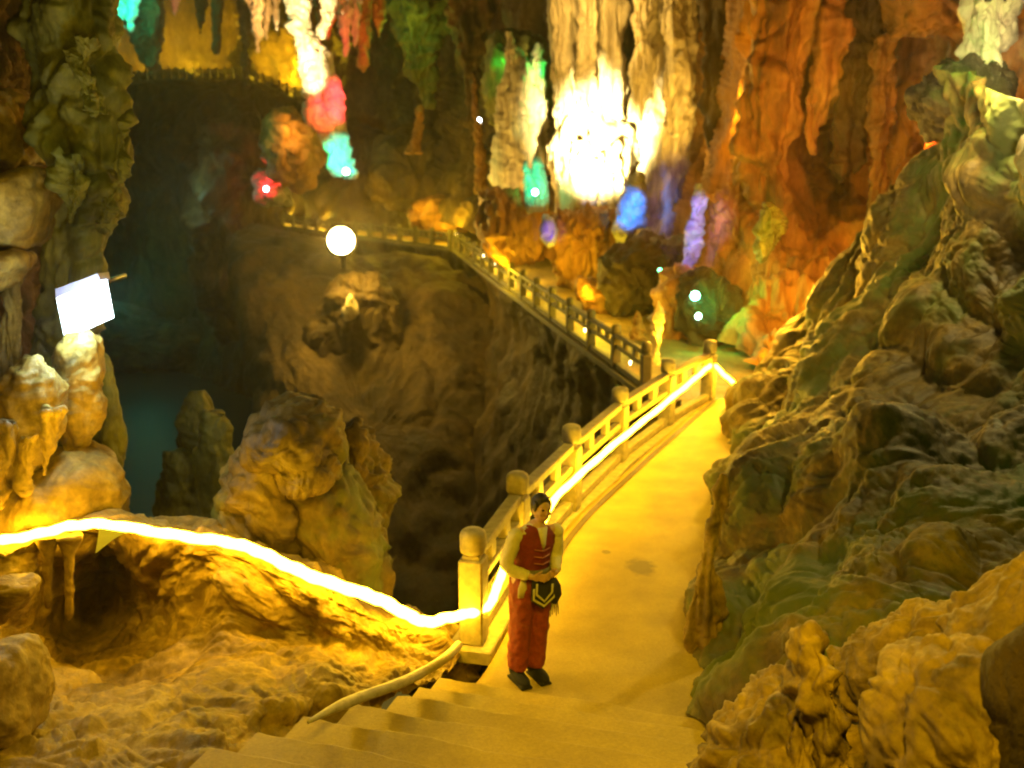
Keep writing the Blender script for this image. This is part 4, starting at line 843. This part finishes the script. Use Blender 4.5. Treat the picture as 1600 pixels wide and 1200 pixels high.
# amber wash on the far wall above the terrace
light(300, 112, 98, AM, 9000, 1); light(235, 112, 102, AM, 2500, 1); light(440, 105, 88, AM, 3500, 1)
# right orange wall
OR = (1, .46, .02)
light(1180, 420, 20, OR, 1300, .4); light(1290, 480, 18.5, OR, 300, .3); light(1300, 150, 22, OR, 600, .5); light(1440, 190, 21, (1, .18, .02), 500, .3); light(1120, 150, 30, OR, 450, .4)
light(1435, 300, 19.5, (1, .10, .02), 90, .2)
light(1025, 520, 21, (1, .60, .03), 80, .15)
light(930, 470, 28.5, AM, 200, .3); light(775, 420, 36, AM, 240, .3); light(700, 340, 51, AM, 420, .4); light(620, 320, 55, AM, 380, .4)
light(1160, 500, 21.5, AM, 170, .3)
for k in range(8):  # unseen lights added along the walkway to brighten its floor
    q = fA+(fB-fA)*(k+.5)/8; light(0, 0, 0, (1, .62, .02), 60+14*k, .08, world=(q[0]+1.1, q[1]+.3, ZL+.75))
for k in range(5):  # more added floor fills behind the far railing
    q = fB+(fC-fB)*(k+.5)/5; light(0, 0, 0, (1, .62, .02), 200, .1, world=(q[0]+.8, q[1]+1.4, ZL+.9))
# cream light on the upper right rocks
light(1555, 90, 12.4, (1, .75, .25), 700, .2); light(1640, 240, 8.6, (1, .84, .6), 1100, .12, spot=(1585, 210, 12.5), cone=36)
# near fill: unseen lights added behind the viewer and above the path
light(0, 0, 0, AM, 1500, .3, world=(.6, 1.4, 7.6), spot=(720, 1130, 6.0), cone=56)
light(0, 0, 0, AM, 1250, .3, world=(.8, 1.6, 6.0), spot=(1330, 1090, 5), cone=48)
light(0, 0, 0, (.5, .62, .02), 26, .3, world=(2.4, 6.8, 3.4))
light(0, 0, 0, AM, 45, .3, world=(-2.5, 4.6, 5.8))
light(0, 0, 0, AM, 700, .4, world=(1.6, 12.0, 6.0), spot=(1020, 760, 13), cone=48)
light(0, 0, 0, (.25, 1, .05), 16, .2, world=(4.8, 7.4, 3.8))
# left pillar
light(150, 120, 8.2, (.75, .65, .04), 42, .3); light(40, 300, 8.6, AM, 22, .3)
light(60, 690, 7.2, AM, 60, .2); light(150, 650, 7.8, AM, 26, .2); light(430, 760, 8.6, AM, 14, .2)
light(180, 760, 9.0, AM, 8, .1)
light(128, 505, 8.75, (.55, .85, 1), 70, .08)  # fill added under the sign to whiten the rock cap below
light(60, 545, 8.4, (.5, .8, 1), 7, .08)
light(215, 450, 72, (.02, .42, .26), 520, 1.5)
light(190, 480, 40, (.05, .8, .6), 130, .3)

# ================================================================ WORLD, CAMERA, RENDER
w = bpy.data.worlds.new('World'); sc.world = w; w.use_nodes = True
bg_ = w.node_tree.nodes['Background']; bg_.inputs[0].default_value = (1, .62, .22, 1); bg_.inputs[1].default_value = .002
cd = bpy.data.cameras.new('camera'); cam = bpy.data.objects.new('camera', cd); C.objects.link(cam); sc.camera = cam
cd.sensor_width = 36; cd.lens = 36*F/1600; cd.clip_end = 500; cam.location = (0, 0, H); cam.rotation_euler = (math.pi/2-PT, 0, 0)
hb = MB(); hb.box((0, 50, 14), (260, 150, 60))
hm = bpy.data.materials.new('haze_air'); hm.use_nodes = True; hn = hm.node_tree; hn.nodes.remove(hn.nodes['Principled BSDF'])
hv = N_(hn, 'ShaderNodeVolumePrincipled'); hv.inputs['Color'].default_value = (.9, .85, .75, 1); hv.inputs['Density'].default_value = .0007; hv.inputs['Anisotropy'].default_value = .82
hn.links.new(hv.outputs[0], hn.nodes['Material Output'].inputs['Volume'])
hz = hb.build('haze', hm, smooth=False); tag(hz, kind='stuff')
sc.cycles.volume_bounces = 0
sc.render.engine = 'CYCLES'; sc.render.resolution_x = 1024; sc.render.resolution_y = 768
sc.cycles.use_light_tree = True; sc.cycles.max_bounces = 4; sc.cycles.diffuse_bounces = 2; sc.cycles.sample_clamp_indirect = 4
sc.cycles.use_denoising = True; sc.cycles.filter_width = 2.0
cd.dof.use_dof = True; cd.dof.focus_distance = 6.8; cd.dof.aperture_fstop = 1.5
sc.view_settings.view_transform = 'Standard'; sc.view_settings.look = 'None'; sc.view_settings.exposure = 0; sc.view_settings.gamma = 1
